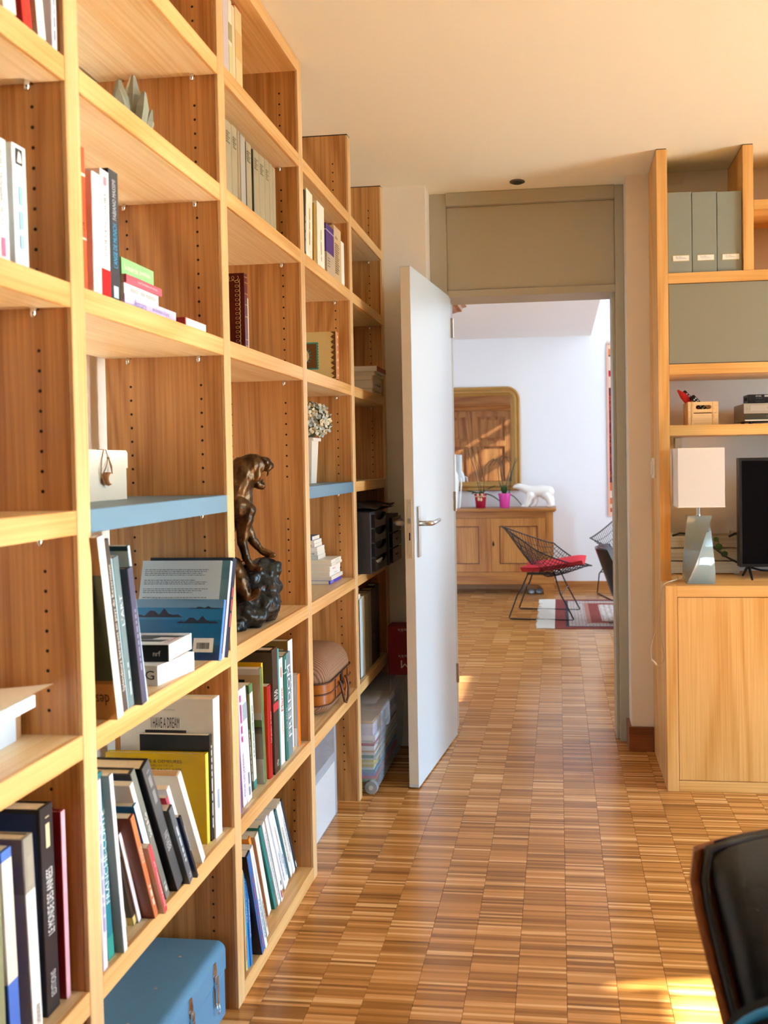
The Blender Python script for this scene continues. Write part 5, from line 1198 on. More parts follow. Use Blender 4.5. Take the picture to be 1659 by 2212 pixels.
# lamp with twisted ceramic foot and its cord
def lamp():
    t = thing('table_lamp', 'lamp with white square shade on a twisted grey ceramic foot', 'lamp', (1.302, 3.505, .790))
    CG = mat('ceramic_grey', '8A9692', .07, coat=.6)
    mb = MB(); n = 40; m_ = 4; hh = .262
    sub = 6
    for k in range(n + 1):
        q = k / n; s = .0535 - .008 * q - .010 * math.sin(PI * q); a = PI / 2 * q
        if k in (0, n): s -= .0015
        pts = [(s, -s), (s, s), (-s, s), (-s, -s)]
        for e in range(4):
            p0, p1 = pts[e], pts[(e + 1) % 4]
            for j in range(sub):
                f = j / sub; x = p0[0] + (p1[0] - p0[0]) * f; y = p0[1] + (p1[1] - p0[1]) * f
                mb.v.append((x * math.cos(a) - y * math.sin(a), x * math.sin(a) + y * math.cos(a), .001 + hh * q))
    R = 4 * sub
    for k in range(n):
        for j in range(R): mb.f.append((k * R + j, k * R + (j + 1) % R, (k + 1) * R + (j + 1) % R, (k + 1) * R + j))
    mb.f.append(tuple(range(R))[::-1]); mb.f.append(tuple(n * R + j for j in range(R)))
    mb.build('foot', CG, t, 'auto')
    MB().lathe([(.009, .262), (.009, .266), (.0075, .268), (.0075, .31)], 20).build('neck', CHROME, t, 'auto')
    # shade: four cloth walls, open top and bottom
    m = bpy.data.materials.new('shade_cloth'); m.use_nodes = True; nt = m.node_tree; b = nt.nodes['Principled BSDF']
    b.inputs['Base Color'].default_value = srgb('F6F4F2'); b.inputs['Roughness'].default_value = .9
    tl = nd(nt, 'ShaderNodeBsdfTranslucent'); tl.inputs[0].default_value = srgb('F4EEE4'); mx = nd(nt, 'ShaderNodeMixShader'); mx.inputs[0].default_value = .35
    nt.links.new(b.outputs[0], mx.inputs[1]); nt.links.new(tl.outputs[0], mx.inputs[2]); nt.links.new(mx.outputs[0], nt.nodes['Material Output'].inputs[0])
    q = .087; z0, z1 = .298, .525; w_ = .0012
    sh = MB(); sh.box(-q, q, -q, -q + w_, z0, z1); sh.box(-q, q, q - w_, q, z0, z1); sh.box(-q, -q + w_, -q + w_, q - w_, z0, z1); sh.box(q - w_, q, -q + w_, q - w_, z0, z1)
    s = sh.build('shade', m, t)
    for zz in (z0, z1 - .004):
        e = MB(); e.box(-q - .0006, q + .0006, -q - .0006, -q, zz, zz + .004); e.box(-q - .0006, -q, -q, q, zz, zz + .004); e.box(q, q + .0006, -q, q, zz, zz + .004); e.box(-q, q, q, q + .0006, zz, zz + .004); e.build('shade_hem', mat('hem_white', 'F4ECE0', .8), s)
    e = MB(); e.tube([(0, 0, .31), (-q + .002, 0, .305)], .0015, 6); e.tube([(0, 0, .31), (q - .002, 0, .305)], .0015, 6); e.build('shade_carrier', CHROME, s)
    # clear cord down the side with its rocker switch
    CL = mat('clear_cord', 'CBB694', .15, coat=.5)
    o = (1.302, 3.505, .790); L = lambda x, y, z: (x - o[0], y - o[1], z - o[2])
    pts1 = [L(1.252, 3.50, .806), L(1.215, 3.47, .806), L(1.185, 3.45, .802), L(1.161, 3.44, .792), L(1.152, 3.435, .765), L(1.146, 3.432, .71), L(1.142, 3.43, .64), L(1.145, 3.43, .59), L(1.153, 3.428, .54), L(1.156, 3.427, .515), L(1.150, 3.426, .490), L(1.137, 3.425, .478), L(1.125, 3.424, .482), L(1.112, 3.424, .500), L(1.106, 3.424, .530), L(1.112, 3.426, .57), L(1.126, 3.428, .615), L(1.136, 3.43, .655), L(1.144, 3.433, .715), L(1.152, 3.437, .765), L(1.164, 3.445, .795), L(1.20, 3.48, .797), L(1.23, 3.56, .797), L(1.24, 3.70, .797)]
    def smooth_(p, k=4):
        out = []
        for i in range(len(p) - 1):
            a = Vector(p[max(i - 1, 0)]); b_ = Vector(p[i]); c_ = Vector(p[i + 1]); d_ = Vector(p[min(i + 2, len(p) - 1)])
            for j in range(k):
                s_ = j / k; out.append(.5 * ((2 * b_) + (c_ - a) * s_ + (2 * a - 5 * b_ + 4 * c_ - d_) * s_ ** 2 + (3 * b_ - a - 3 * c_ + d_) * s_ ** 3))
        out.append(Vector(p[-1])); return out
    cd = MB().tube(smooth_(pts1), .0016, 8).build('cord', CL, t, True)
    sw = MB().ell((0, 0, 0), (.006, .006, .016), 14, 10).xf(Matrix.Translation(L(1.119, 3.424, .492)) @ Matrix.Rotation(-.75, 4, 'Y')).build('cord_switch', mat('switch_clear', 'E2CDB0', .2, coat=.5), cd, True)
lamp()
def television():
    t = thing('television', 'black flat television standing on the low cabinet', 'television', (1.476, 3.60, .7905))
    bx('bezel', mat('tv_bezel', '1C1D1F', .35), t, 0, .98, 0, .05, .047, .484, bev=.003)
    bx('screen', mat('tv_screen', '07080B', .08), t, .012, .968, -.0006, 0, .060, .472)
    for x in (.04, .90):
        MB().tube([(x, .02, .05), (x - .002, -.05, .008), (x - .002, -.055, .004)], [.006, .005, .004], 8).build('leg', BLACK, t); MB().tube([(x, .03, .05), (x - .012, .07, .008), (x - .013, .075, .004)], [.006, .005, .004], 8).build('leg', BLACK, t)
television()
def crate():
    t = thing('slatted_crate', 'whitewashed slatted crate standing behind the lamp', 'crate', (1.215, 3.745, .7905))
    WS = wood('whitewash', 'A89C84', 'CFC6B2', 'X', rough=.8)
    for k in range(3):
        bx('slat', WS, t, 0, .29, 0, .010, .005 + k * .054, .053 + k * .054, bev=.001); bx('slat', WS, t, 0, .29, .10, .11, .005 + k * .054, .053 + k * .054, bev=.001)
    for x in (.002, .268): bx('post', WS, t, x, x + .02, .0105, .0995, 0, .175, bev=.001)
    mb = MB().tube([(.02, -.004, .168), (.05, -.006, .172), (.09, -.004, .168)], .005, 8); 
    c = thing('potted_ivy', 'pothos sprig with green leaves hanging over the crate', 'plant', (1.418, 3.735, .7905))
    LG = mat('leaf_green', '3F6A2E', .45, var=.25, vscale=40)
    MB().tube([(.0, .06, .16), (.0, .02, .155), (.002, -.006, .13), (.008, -.01, .10), (.014, -.012, .08)], .0014, 6).build('stem', mat('stem_green', '6A7A3A', .6), c)
    for (x, z, a, s) in ((.004, .130, .3, .030), (.016, .098, -.5, .028), (-.004, .155, .8, .022)):
        MB().grid(lambda u, v_: ((v_ - .5) * s * math.sin(PI * (.08 + .92 * u)) ** .8, -.004 - .006 * math.sin(PI * v_), -u * s), 8, 6).xf(Matrix.Translation((x, -.010, z)) @ Matrix.Rotation(a, 4, 'Y')).build('leaf', LG, c, True)
    k = thing('black_cable', 'black cable trailing from behind the lamp to the television', 'cable', (1.38, 3.72, .95))
    MB().tube([(-.15, .0, .005), (-.12, -.01, .016), (-.08, -.012, .012), (-.04, -.014, -.01), (.01, -.016, -.04), (.06, -.03, -.080), (.12, -.05, -.112), (.19, -.06, -.132), (.30, -.05, -.140)], .0042, 10).build('cable', BLACK, k, True)
    MB().tube([(.08, .005, -.0), (.10, -.008, .012), (.125, -.012, .014), (.16, -.01, .004)], .005, 10).build('cable', BLACK, k, True)
    s = thing('wall_socket', 'pale wall socket box under the open shelf', 'socket', (1.26, YW, 1.335))
    bx('box', mat('socket_cream', 'D8CFB8', .5), s, 0, .03, -.022, 0, -.015, .028, bev=.002); bx('conduit', mat('socket_cream', 'D8CFB8', .5), s, -.012, -.005, -.012, 0, -.002, .03)
    h = thing('wall_hook', 'small black hook on the wall beside the lamp shade', 'hook', (1.232, YW, 1.21)); MB().tube([(0, 0, 0), (0, -.012, 0), (0, -.016, .008), (0, -.010, .014)], .004, 8).build('hook', BLACK, h, True)
crate()

# ------------------------------------------------------------------ black lounge chair at the near right
def lounge(label, loc, rz, shell=None, group=None, name='lounge_chair'):
    PLY = shell or wood('rosewood_ply', '5A2A14', '96532C', 'Z', rough=.3); LE = mat('black_leather', '121314', .36, bump=.25, bscale=260, spec=.6)
    t = thing(name, label, 'chair', loc, rz, group=group)
    # local: sitter faces -y; back shell leans towards +y
    def back(u, v_, off):
        x = -.33 + .66 * u; b_ = .17 * abs(2 * u - 1) ** 2.6          # curved in plan, wings forward
        z = .28 + .47 * v_
        y = .02 + .16 * v_ - b_ * (1 - .3 * v_) + off
        # round the upper and lower corners
        sq = (.56 + .44 * v_ ** .8) * (1 - .055 * max(0, (v_ - .85) / .15) ** 2.5)
        return (x * sq, y, z)
    mb = MB(); mb.grid(lambda u, v_: back(u, v_, .010), 24, 14); o = MB().grid(lambda u, v_: back(u, v_, .026), 24, 14); n0 = len(mb.v); mb.add(o.v, o.f)
    nu, nv = 24, 14
    for i in range(nu):
        for j in (0, nv): a = i * (nv + 1) + j; b_ = (i + 1) * (nv + 1) + j; mb.f.append((a, b_, n0 + b_, n0 + a))
    for j in range(nv):
        for i in (0, nu): a = i * (nv + 1) + j; b_ = a + 1; mb.f.append((a, b_, n0 + b_, n0 + a))
    mb.build('back_shell', PLY, t, 'auto')
    mb = MB()
    def cush(u, v_, s):
        e = (max(0, 1 - (2 * u - 1) ** 8) * max(0, 1 - (2 * v_ - 1) ** 8)) ** .5
        pz = back(.045 + .91 * u, .02 + .975 * v_, 0); w_ = .052 * e * (1 - .12 * math.cos(2 * PI * v_ * 2)) if s else .0
        return (pz[0], pz[1] + .006 - w_, pz[2] + (.010 * v_))
    mb.grid(lambda u, v_: cush(u, v_, 1), 30, 20); o = MB().grid(lambda u, v_: cush(u, v_, 0), 30, 20); n0 = len(mb.v); mb.add(o.v, o.f)
    cu = mb.build('back_cushion', LE, t, True)
    rim = [back(.03 + .94 * q, 1.0, .002) for q in [k / 20 for k in range(21)]]; left = [back(.03, 1 - k / 14, .002) for k in range(1, 15)]; right = [back(.97, k / 14, .002) for k in range(0, 14)]
    MB().tube(right + rim[::-1] + left, .0065, 8).build('piping', LE, cu, True)
    mb = MB().grid(lambda u, v_: (-.33 + .66 * u, -.50 + .52 * v_, .235 + .05 * (2 * u - 1) ** 2 + .05 * (1 - v_) ** 2 - .02 * v_), 20, 12); o = MB().grid(lambda u, v_: (-.33 + .66 * u, -.50 + .52 * v_, .250 + .05 * (2 * u - 1) ** 2 + .05 * (1 - v_) ** 2 - .02 * v_), 20, 12); mb.add(o.v, o.f); mb.build('seat_shell', PLY, t, True)
    mb = MB().grid(lambda u, v_: (-.29 + .58 * u, -.47 + .48 * v_, .262 + .05 * (2 * u - 1) ** 2 + .05 * (1 - v_) ** 2 - .02 * v_ + .085 * (max(0, 1 - (2 * u - 1) ** 6) * max(0, 1 - (2 * v_ - 1) ** 6)) ** .5), 20, 16); o = MB().grid(lambda u, v_: (-.29 + .58 * u, -.47 + .48 * v_, .256 + .05 * (2 * u - 1) ** 2 + .05 * (1 - v_) ** 2 - .02 * v_), 20, 16); mb.add(o.v, o.f); mb.build('seat_cushion', LE, t, True)
    AL = mat('cast_alu', '8A8A8A', .3, .9)
    MB().lathe([(.03, .06), (.025, .225)], 16, (0, -.22, 0)).build('column', mat('black_plastic', '121214', .4), t)
    for k in range(5):
        a = 2 * PI * k / 5 + .3; MB().tube([(0, -.22, .07), (.30 * math.cos(a), -.22 + .30 * math.sin(a), .018)], [.020, .012], 8).build('base_leg', AL, t)
    return t
lounge('black leather lounge chair with a rosewood shell at the near corner', (1.238, 1.085, 0), -.10)
def piped_cushion():
    t = thing('piped_cushion', 'black cushion with bright blue piping on the lounge chair', 'cushion', (1.128, .925, .374), -.06)
    FB = mat('black_cloth', '17181A', .7); BP = mat('blue_piping', '1E86C8', .45)
    N = 48; ring = []
    for k in range(N):
        a = 2 * PI * k / N; c, s = math.cos(a), math.sin(a)
        x = .215 * math.copysign(abs(c) ** .45, c); z = .175 + .172 * math.copysign(abs(s) ** .45, s); ring.append((x, z))
    mb = MB()
    for s in (-1, 1):
        o = len(mb.v)
        for lv in range(7):
            q = lv / 6
            for (x, z) in ring: mb.v.append((x * q, s * .05 * (1 - q ** 4) ** .6, .175 + (z - .175) * q))
        for lv in range(6):
            for j in range(N): mb.f.append((o + lv * N + j, o + lv * N + (j + 1) % N, o + (lv + 1) * N + (j + 1) % N, o + (lv + 1) * N + j))
    c = mb.build('cover', FB, t, True)
    MB().tube([(x * .985, -.018, .175 + (z - .175) * .985) for x, z in ring], .0048, 8, True).build('piping', BP, t, True)
piped_cushion()
# ------------------------------------------------------------------ living room
OAKV = wood('walnut_v', '9A5A22', 'CC8E46', 'Z', rough=.35, across=4, rings=4); OAKH = wood('walnut_h', '8A4E1C', 'C4843E', 'X', rough=.35, across=4, rings=5); OAKD = wood('walnut_shade', '4A260C', '74421A', 'Z', rough=.4)
def sideboard():
    t = thing('sideboard', 'old two door wooden sideboard against the far wall', 'sideboard', (0, 8.36, 0))
    x0, x1, D = -.56, .708, .37
    tp = MB().rbox(x0 - .03, x1 + .03, -.03, D, .798, .826, b=.006, seg=3); tp.box(x0 - .015, x1 + .015, -.015, D, .788, .798); tp.build('top', OAKH, t)
    bx('top_rail', OAKH, t, x0 + .07, x1 - .07, .002, .03, .735, .788); bx('bottom_rail', OAKH, t, x0 + .07, x1 - .07, .002, .03, .175, .215)
    for x in (x0, x1 - .07): bx('stile', OAKV, t, x, x + .07, 0, .04, .10, .788, bev=.004)
    bx('side', OAKV, t, x1 - .025, x1 - .002, .04, D - .002, .10, .788); bx('side', OAKV, t, x0 + .002, x0 + .025, .04, D - .002, .10, .788)
    bx('back', OAKV, t, x0 + .025, x1 - .025, D - .02, D - .002, .10, .788)
    MB().rbox(x0 - .008, x1 + .008, -.010, .04, .098, .178, b=.006).build('base_moulding', OAKH, t)
    bx('bottom', OAKH, t, x0 + .03, x1 - .03, .04, D - .03, .10, .12)
    for x, s in ((x1, -1), (x0, 1)):
        poly = [(x, 0), (x, .10), (x + s * .20, .10), (x + s * .13, .088), (x + s * .105, .06), (x + s * .095, 0)]
        MB().prism(poly, -.006, .03, 'Y').build('bracket_foot', OAKH, t)
        bx('foot', OAKV, t, min(x, x + s * .05), max(x, x + s * .05), D - .06, D - .01, 0, .10)
    mid = .095
    for (a, b) in ((x0 + .073, mid - .022), (mid + .022, x1 - .073)):
        mb = MB(); w_ = .075; mb.box(a, a + w_, .004, .03, .218, .732); mb.box(b - w_, b, .004, .03, .218, .732); mb.box(a + w_, b - w_, .004, .03, .218, .218 + w_); mb.box(a + w_, b - w_, .004, .03, .732 - w_, .732)
        dr = mb.build('door', OAKV, t)
        bx('door_panel', OAKV, dr, a + w_, b - w_, .018, .028, .218 + w_, .732 - w_)
        e = .008; mb = MB()
        for (p, q, r, s) in ((a + w_, b - w_, .218 + w_, .218 + w_ + e), (a + w_, b - w_, .732 - w_ - e, .732 - w_), (a + w_, a + w_ + e, .218 + w_, .732 - w_), (b - w_ - e, b - w_, .218 + w_, .732 - w_)): mb.box(p, q, .008, .018, r, s)
        mb.build('door_moulding', OAKD, dr)  # moulding darkened to paint in the shade around the recessed panel
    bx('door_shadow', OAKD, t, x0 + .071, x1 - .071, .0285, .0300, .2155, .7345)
    bx('centre_stile', OAKV, t, mid - .021, mid + .021, -.002, .03, .216, .734, bev=.003)
    MB().prism([(.135, .46), (.146, .48), (.135, .52), (.124, .48)], -.0005, .0035, 'Y').build('keyhole_plate', mat('iron_dark', '2A2622', .4, .7), t)
sideboard()
s = thing('white_slipper', 'pale slippers left under the sideboard', 'slippers', (.52, 8.40, 0))
for k in (0, 1): MB().ell((k * .075 - .03, .05 + .02 * k, .0205), (.034, .11, .020), 14, 8).build('slipper', mat('slipper_pale', '8E98A2', .9), s, True)
def mirror():
    t = thing('gilt_mirror', 'tall gilt framed mirror with rounded top leaning on the wall', 'mirror', (0, 8.75, 0))
    x0, x1, z0, z1 = -.62, .392, .985, 2.02; R = .13
    GD = mat('gilt', 'B58A4A', .38, .35, var=.15, vscale=14)
    def outline(i):
        r = max(.02, R - i); pts = [(x1 - i, z0 + i)]
        for k in range(9): a = PI / 2 * k / 8; pts.append((x1 - i - r + r * math.cos(a), z1 - i - r + r * math.sin(a)))
        for k in range(9): a = PI / 2 + PI / 2 * k / 8; pts.append((x0 + i + r + r * math.cos(a), z1 - i - r + r * math.sin(a)))
        pts.append((x0 + i, z0 + i)); return pts
    prof = [(0, -.004), (0, -.028), (.008, -.036), (.020, -.036), (.026, -.028), (.036, -.030), (.046, -.042), (.058, -.042), (.066, -.030), (.078, -.026), (.088, -.018), (.092, -.012)]
    mb = MB(); n = None
    for (i, y) in prof:
        p = outline(i); n = len(p); mb.v += [(a, y, c) for a, c in p]
    for k in range(len(prof) - 1):
        for j in range(n): mb.f.append((k * n + j, k * n + (j + 1) % n, (k + 1) * n + (j + 1) % n, (k + 1) * n + j))
    mb.build('frame', GD, t, 'auto')
    p = outline(.088); mb = MB(); mb.v = [(a, -.012, c) for a, c in p]; mb.f = [tuple(range(len(p)))]
    mb.build('glass', mat('mirror_glass', 'F0F0F0', .012, 1.0), t)
mirror()
def orchid(label, x, y, potc, bow, stems, leaves, r0=.044, r1=.062, h=.14):
    t = thing('potted_orchid', label, 'plant', (x, y, .8265), group='orchids on the sideboard')
    MB().lathe([(r0, 0), (r0 + .003, .005), (r1 - .004, h * .86), (r1, h * .87), (r1, h), (r1 - .004, h), (r1 - .008, h - .01)], 28, capt=False).build('pot', mat('pot_' + potc, potc, .25), t, 'auto')
    MB().lathe([(0.001, h - .012), (r1 - .006, h - .012)], 24, capb=False, capt=False).build('bark', mat('bark', '3A2A1C', .9), t)
    ST_ = mat('orchid_stem', '4A4A30', .6); LF = mat('orchid_leaf', '3A5A34', .4, var=.2, vscale=20)
    for k, p in enumerate(stems): MB().tube([Vector(q) for q in p], .0032, 6).build('flower_stem', ST_, t, True)
    for (a, L, rise, droop, w_) in leaves:
        def f(u, v_, a=a, L=L, rise=rise, droop=droop, w_=w_):
            r = L * u; z = h - .01 + rise * u - droop * u * u; s = w_ * math.sin(PI * (.12 + .86 * u)) ** .7 * (v_ - .5)
            return (r * math.cos(a) - s * math.sin(a), r * math.sin(a) + s * math.cos(a), z + .010 * (2 * v_ - 1) ** 2)
        MB().grid(f, 10, 4).build('leaf', LF, t, True)
    if bow:
        BW = mat('raffia', 'D8B08A', .8)
        b = MB().tube([(r1 * 1.0 * math.cos(q * PI / 10), r1 * 1.0 * math.sin(q * PI / 10), h * .80) for q in range(20)], .005, 6, True).build('ribbon', BW, t, True)
        for (dx, dz) in ((-.02, .02), (.02, .02), (-.012, -.03), (.012, -.035)): MB().ell((dx, -r1 - .006, h * .80 + dz * .8), (.012, .005, .018), 8, 6).build('bow_loop', BW, b, True)
    return t
h = .14
orchid('orchid in a dark red pot tied with a raffia bow', .006, 8.50, 'A0122E', True,
       [[(0, 0, h), (-.03, 0, .26), (-.06, 0, .40), (-.10, .0, .52), (-.13, 0, .60)], [(.01, 0, h), (-.01, 0, .30), (-.05, 0, .46), (-.07, 0, .60)], [(.03, .0, h), (.04, 0, .28), (.05, 0, .38), (.045, .0, .40), (.09, 0, .45), (.14, 0, .48)]],
       [(PI * .98, .13, .05, .02, .045), (PI * .8, .11, .06, .06, .045), (.05, .15, .11, .03, .042), (-.15, .19, .03, .10, .042), (1.4, .10, .05, .03, .04), (-1.2, .08, .03, .02, .035)])
orchid('orchid in a bright pink pot with arching stems', .241, 8.50, 'D8449C', False,
       [[(-.02, 0, h), (-.05, 0, .25), (-.06, 0, .36), (-.05, 0, .46), (-.02, 0, .50), (.03, 0, .48), (.06, 0, .42), (.06, 0, .20)], [(.0, 0, h), (-.03, 0, .3), (-.045, 0, .44), (-.10, 0, .47), (-.14, 0, .41)], [(.05, 0, h), (.07, .0, .30), (.10, 0, .42), (.13, 0, .47)], [(.04, 0, h), (.05, .0, .28), (.09, 0, .40), (.115, 0, .48)]],
       [(PI * .9, .05, .10, .0, .06), (.4, .06, .24, .0, .035), (-.1, .17, .02, .14, .03), (1.6, .06, .08, .0, .06), (PI * 1.4, .05, .07, .0, .06)])
def bear():
    t = thing('polar_bear_figure', 'smooth white striding polar bear figure on the sideboard', 'figurine', (.40, 8.50, .8265))
    mb = MB()
    limb(mb, [((.265, 0, .150), .058), ((.20, 0, .158), .058), ((.12, 0, .155), .054), ((.065, 0, .168), .046), ((.015, 0, .192), .035), ((-.025, 0, .206), .029), ((-.052, 0, .204), .020), ((-.064, 0, .198), .015)])
    mb.ell((.24, 0, .140), (.068, .050, .066)); mb.ell((.10, 0, .130), (.058, .050, .058))
    limb(mb, [((.090, -.026, .12), .042), ((.070, -.028, .07), .032), ((.052, -.028, .026), .027)]); mb.ell((.034, -.028, .015), (.040, .024, .015))
    limb(mb, [((.125, .024, .12), .040), ((.140, .026, .06), .030), ((.122, .026, .026), .025)]); mb.ell((.108, .026, .015), (.036, .022, .015))
    limb(mb, [((.265, .024, .12), .046), ((.290, .026, .07), .033), ((.296, .026, .026), .026)]); mb.ell((.282, .026, .015), (.036, .022, .015))
    limb(mb, [((.245, -.024, .12), .044), ((.268, -.026, .075), .031), ((.282, -.026, .026), .025)]); mb.ell((.268, -.026, .015), (.034, .022, .015))
    for s in (-1, 1): mb.ell((-.012, s * .020, .222), (.008, .006, .008))
    blob('bear_body', mb, mat('bear_white', 'F1EEE8', .35), t, voxel=.006, smooth=6)
bear()
v = thing('white_vase', 'white sculptural vase beside the mirror at the sideboard end', 'vase', (-.255, 8.47, .8265))
MB().lathe([(.045, 0), (.050, .01), (.050, .12), (.056, .22), (.060, .28), (.050, .32), (.030, .36), (.030, .52), (.034, .525)], 28).build('vase', mat('vase_pale', 'E4EAE8', .3), v, 'auto')
MB().tube([(.052, -.02, .30), (.075, -.02, .29), (.082, -.02, .24), (.072, -.02, .12), (.064, -.02, .02), (.060, -.02, .002)], .007, 8).build('vase_arm', mat('vase_pale', 'E4EAE8', .3), v, True)

# wire diamond chairs
WIRE = mat('black_wire', '15161A', .35, .3)
def diamond(label, loc, rz, cushion=True):
    t = thing('diamond_chair', label, 'chair', loc, rz, group='black wire diamond chairs')
    # local: sitter faces +x ; u runs back to front, v across
    def S(u, v_):
        # u,v in -1..1 on a diamond: corners at back top, two wings, front
        a, b = u, v_
        x = .36 * (a + b) / 1.0 * .5 * 2; y = .40 * (b - a)
        back = max(0, -x) / .36; front = max(0, x) / .36; side = abs(y) / .4
        z = .335 + .40 * back ** 1.35 + .08 * front ** 1.3 + .225 * side ** 1.7 - .02 * math.exp(-(x * x + y * y) * 18)
        p_, q_ = max(abs(2 * a), abs(2 * b)), min(abs(2 * a), abs(2 * b))
        z += .085 * p_ ** 4 * (1 - q_ ** 2) * (1 if x < .02 else .35)
        return Vector((x - .02 * back, y * (1 - .12 * back), z))
    N = 19; M_ = 18; mb = MB()
    for i in range(N + 1):
        c = -1 + 2 * i / N
        sx = .5
        mb.tube([S(c * .5, (-1 + 2 * j / M_) * .5) for j in range(M_ + 1)], .0025, 5, caps=False)
        mb.tube([S((-1 + 2 * j / M_) * .5, c * .5) for j in range(M_ + 1)], .0025, 5, caps=False)
    mb.build('wire_seat', WIRE, t, True)
    rim = [S(-.5, -.5 + j / 12) for j in range(13)] + [S(-.5 + j / 12, .5) for j in range(1, 13)] + [S(.5, .5 - j / 12) for j in range(1, 13)] + [S(.5 - j / 12, -.5) for j in range(1, 12)]
    MB().tube(rim, .0055, 6, True).build('rim', WIRE, t, True)
    # rod base: two U-shaped runners joined by struts
    for s in (-1, 1):
        y0, y1 = s * .16, s * .25
        MB().tube([(-.14, y0, .36), (-.19, y1 * .93, .235), (-.215, y1, .20), (-.285, y1, .012), (-.275, y1, .006), (.225, y1, .006), (.235, y1, .012), (.13, y1 * .98, .215), (.07, y0, .375)], .0058, 8).build('base_rod', WIRE, t, True)
        MB().rbox(-.15, .08, y0 - .004, y0 + .004, .352, .372, b=.001).xf(Matrix()).build('seat_bracket', WIRE, t)
    MB().tube([(-.205, -.245, .215), (-.205, .245, .215)], .005, 8).build('cross_rod', WIRE, t); MB().tube([(.135, -.245, .205), (.135, .245, .205)], .005, 8).build('cross_rod', WIRE, t)
    if cushion:
        RD = mat('red_cushion', 'D8303C', .8, bump=.2, bscale=80)
        mb = MB()
        def f(u, v_, s):
            p = S((u - .42) * .82, (v_ - .42) * .82) if False else None
            X = -.20 + .50 * u; Y = -.19 + .38 * v_
            e = (max(0, 1 - (2 * u - 1) ** 6) * max(0, 1 - (2 * v_ - 1) ** 6)) ** .5
            zb = .358 + .09 * max(0, u - .25) ** 1.2 + .05 * (2 * v_ - 1) ** 2
            return (X, Y, zb + (.045 * e + .004) * s)
        mb.grid(lambda u, v_: f(u, v_, 1), 16, 14); o = MB().grid(lambda u, v_: f(u, v_, 0), 16, 14); mb.add(o.v, o.f)
        mb.build('seat_pad', RD, t, True)
    return t
diamond('black wire diamond chair with a red pad before the sideboard', (.665, 7.26, 0), -.12)
diamond('second black wire diamond chair half hidden by the door jamb', (1.43, 8.22, 0), -PI / 2 + .25)
# black lounge chair beyond the door
t = lounge('black leather lounge chair beyond the door jamb in the living room', (1.20, 6.86, 0), PI / 2 - .1, name='lounge_chair', shell=mat('black_shell', '17181A', .3)); t.scale = (.8, .8, .8)
# rug with fringe and borders
def rug():
    t = thing('oriental_rug', 'red and ivory oriental rug with a white fringe', 'rug', (.72, 6.66, 0))
    L, W_ = 2.2, 1.38
    def pat(key, bgc, c2, c3, scale):
        m = bpy.data.materials.new(key); m.use_nodes = True; nt = m.node_tree; b = nt.nodes['Principled BSDF']; b.inputs['Roughness'].default_value = .95
        tc = nd(nt, 'ShaderNodeTexCoord'); vo = nd(nt, 'ShaderNodeTexVoronoi', feature='F1', distance='MANHATTAN'); vo.inputs['Scale'].default_value = scale; vo.inputs['Randomness'].default_value = .25
        nt.links.new(tc.outputs['Object'], vo.inputs['Vector'])
        cr = nd(nt, 'ShaderNodeValToRGB'); cr.color_ramp.interpolation = 'CONSTANT'; e = cr.color_ramp.elements; e[0].color = srgb(c2); e[1].position = .28; e[1].color = srgb(bgc); x = e.new(.5); x.color = srgb(c3); x = e.new(.62); x.color = srgb(bgc)
        nt.links.new(vo.outputs['Distance'], cr.inputs[0]); nt.links.new(cr.outputs[0], b.inputs['Base Color']); MATS[key] = m; return m
    bands = [('border', pat('rug_red', '8A3A34', 'A8685A', '6A2A2A', 60), 0), ('guard', pat('rug_navy', '3A3444', 'B88A78', '3A3444', 70), .085), ('main_border', pat('rug_ivory', 'CFC4BC', '8A4A48', '4A4450', 38), .11), ('guard', pat('rug_rose', 'B07A6A', '7A3A36', 'B07A6A', 70), .25), ('inner_border', pat('rug_red2', '8E3E36', 'C8A090', '7A302C', 56), .285), ('field', pat('rug_field', 'DAD2C8', '9A4A44', '5A5458', 24), .37)]
    for k, (n, m, i) in enumerate(bands):
        bx(n, m, t, i, L - i, i * .8, W_ - i * .8, 0 if k == 0 else .004 + .0006 * (k - 1), .004 + .0006 * k)
    FR = mat('fringe_white', 'DEDAD0', .95); rnd = random.Random(6); mb = MB()
    for k in range(150):
        y = W_ * (k + .5) / 150; l = rnd.uniform(.11, .15); dy = rnd.uniform(-.012, .012)
        mb.tube([(.0, y, .003), (-l * .5, y + dy * .4, .005), (-l, y + dy, .003)], .0048, 4)
    mb.build('fringe', FR, t, kind='stuff')
rug()
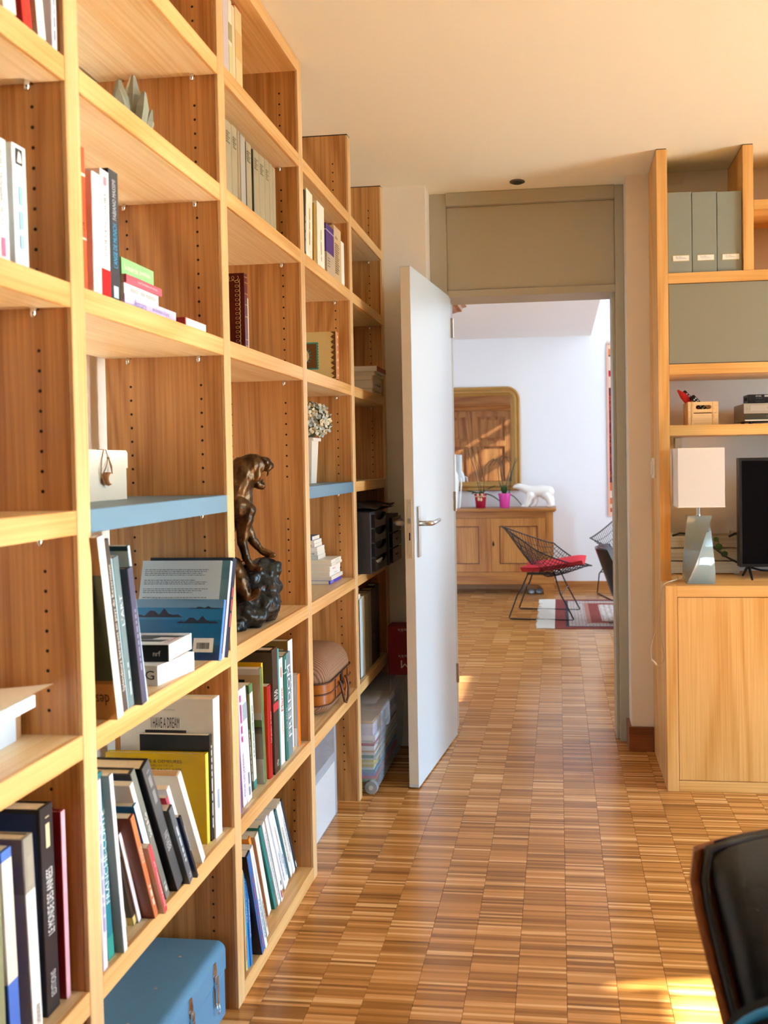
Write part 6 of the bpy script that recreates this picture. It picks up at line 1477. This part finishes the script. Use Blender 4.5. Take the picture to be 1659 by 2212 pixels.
# kilim hanging on the far wall
def kilim():
    t = thing('hanging_kilim', 'red and orange striped kilim hanging on the far wall', 'wall hanging', (1.245, 8.735, 0))
    def pat():
        m = bpy.data.materials.new('kilim_red'); m.use_nodes = True; nt = m.node_tree; b = nt.nodes['Principled BSDF']; b.inputs['Roughness'].default_value = .95
        tc = nd(nt, 'ShaderNodeTexCoord'); vo = nd(nt, 'ShaderNodeTexVoronoi', feature='F1', distance='MANHATTAN'); vo.inputs['Scale'].default_value = 20; vo.inputs['Randomness'].default_value = .6; nt.links.new(tc.outputs['Object'], vo.inputs['Vector'])
        cr = nd(nt, 'ShaderNodeValToRGB'); cr.color_ramp.interpolation = 'CONSTANT'; e = cr.color_ramp.elements; e[0].color = srgb('D8C0B0'); e[1].position = .12; e[1].color = srgb('8A1226'); x = e.new(.5); x.color = srgb('C8603A'); x = e.new(.62); x.color = srgb('701022')
        nt.links.new(vo.outputs['Distance'], cr.inputs[0]); nt.links.new(cr.outputs[0], b.inputs['Base Color']); return m
    W_ = .85
    bands = [(2.40, 2.36, 'E0C0A4'), (2.36, 2.30, 'C87A4A'), (2.30, 2.285, '6A4A44'), (2.285, 2.15, 'DCC8B4'), (2.15, 2.09, 'B01030'), (2.09, 1.98, 'E0BCA8'), (1.98, 1.93, '5A1020'), (1.93, 1.10, None), (1.10, 1.05, '5A1020'), (1.05, .97, 'D8662A'), (.97, .90, 'E4C4AC'), (.90, .84, 'D8662A'), (.84, .80, 'E0C0A8'), (.80, .76, 'C0501E'), (.76, .72, 'E0C0A8')]
    for (a, b2, c) in bands:
        bx('band', mat('kilim_' + c, c, .95) if c else pat(), t, .02, W_, 0, .012, b2, a)
    bx('selvedge', mat('kilim_pink', 'E2B09C', .95), t, 0, .02, .0, .012, .72, 2.40)
    rnd = random.Random(9); mb = MB()
    for k in range(40):
        x = W_ * (k + .5) / 40; mb.tube([(x, .006, 2.40), (x + rnd.uniform(-.02, .02), .004, 2.40 + rnd.uniform(.02, .05))], .004, 4)
    mb.build('fringe', mat('kilim_fringe', 'E8C8A8', .95), t, kind='stuff')
    MB().tube([(0, .012, 2.405), (W_, .012, 2.405)], .006, 8).build('hanging_rod', mat('rod_wood', '9A6A3A', .5), t)
kilim()
# armoire standing left of the door, facing the mirror
def armoire():
    t = thing('armoire', 'tall panelled wooden armoire just inside the living room', 'armoire', (0, 4.2, 0))
    A = wood('armoire_v', '8A5028', 'C08A52', 'Z', rough=.4); AH = wood('armoire_h', '8A5028', 'C08A52', 'X', rough=.4)
    x0, x1, D = -1.15, .17, .46
    bx('carcass', A, t, x0, x1, .004, D - .03, .12, 2.02)
    for x in (x0, x1 - .09): bx('stile', A, t, x, x + .09, D - .03, D + .006, .10, 2.02, bev=.004)
    MB().rbox(x0 - .01, x1 + .02, .004, D + .02, .08, .20, b=.006).build('base_moulding', AH, t)
    for x in (x0 + .01, x1 - .09): bx('foot', A, t, x, x + .10, D - .08, D + .015, 0, .08, bev=.006); bx('foot', A, t, x, x + .10, .01, .10, 0, .08, bev=.006)
    pr = [(0, 2.02), (.012, 2.045), (.035, 2.07), (.065, 2.085), (.085, 2.09), (.088, 2.11), (.108, 2.118), (.112, 2.16), (.112, 2.42), (0, 2.42)]
    mb = MB(); lv = []
    for (o, z) in pr[:-1]: lv.append([(x0 - o, .004, z), (x1 + o, .004, z), (x1 + o, D + o, z), (x0 - o, D + o, z)])
    for k, q in enumerate(lv): mb.v += q
    for k in range(len(lv) - 1):
        for j in range(4): mb.f.append((k * 4 + j, k * 4 + (j + 1) % 4, (k + 1) * 4 + (j + 1) % 4, (k + 1) * 4 + j))
    mb.f.append(tuple((len(lv) - 1) * 4 + j for j in range(4))); mb.f.append((3, 2, 1, 0)); mb.build('cornice', AH, t)
    for (a, b) in ((x0 + .093, -.492), (-.488, x1 - .093)):
        mb = MB(); w_ = .085; zs = [(.205, .29), (.86, .95), (1.50, 1.58), (1.93, 2.015)]
        mb.box(a, a + w_, D - .03, D + .004, .205, 2.015); mb.box(b - w_, b, D - .03, D + .004, .205, 2.015)
        for (p, q) in zs: mb.box(a + w_, b - w_, D - .03, D + .004, p, q)
        d = mb.build('door', A, t)
        for (p, q) in ((.29, .86), (.95, 1.50), (1.58, 1.93)):
            bx('door_panel', A, d, a + w_, b - w_, D - .028, D - .014, p, q); bx('raised_field', A, d, a + w_ + .04, b - w_ - .04, D - .014, D - .004, p + .04, q - .04, bev=.004)
armoire()
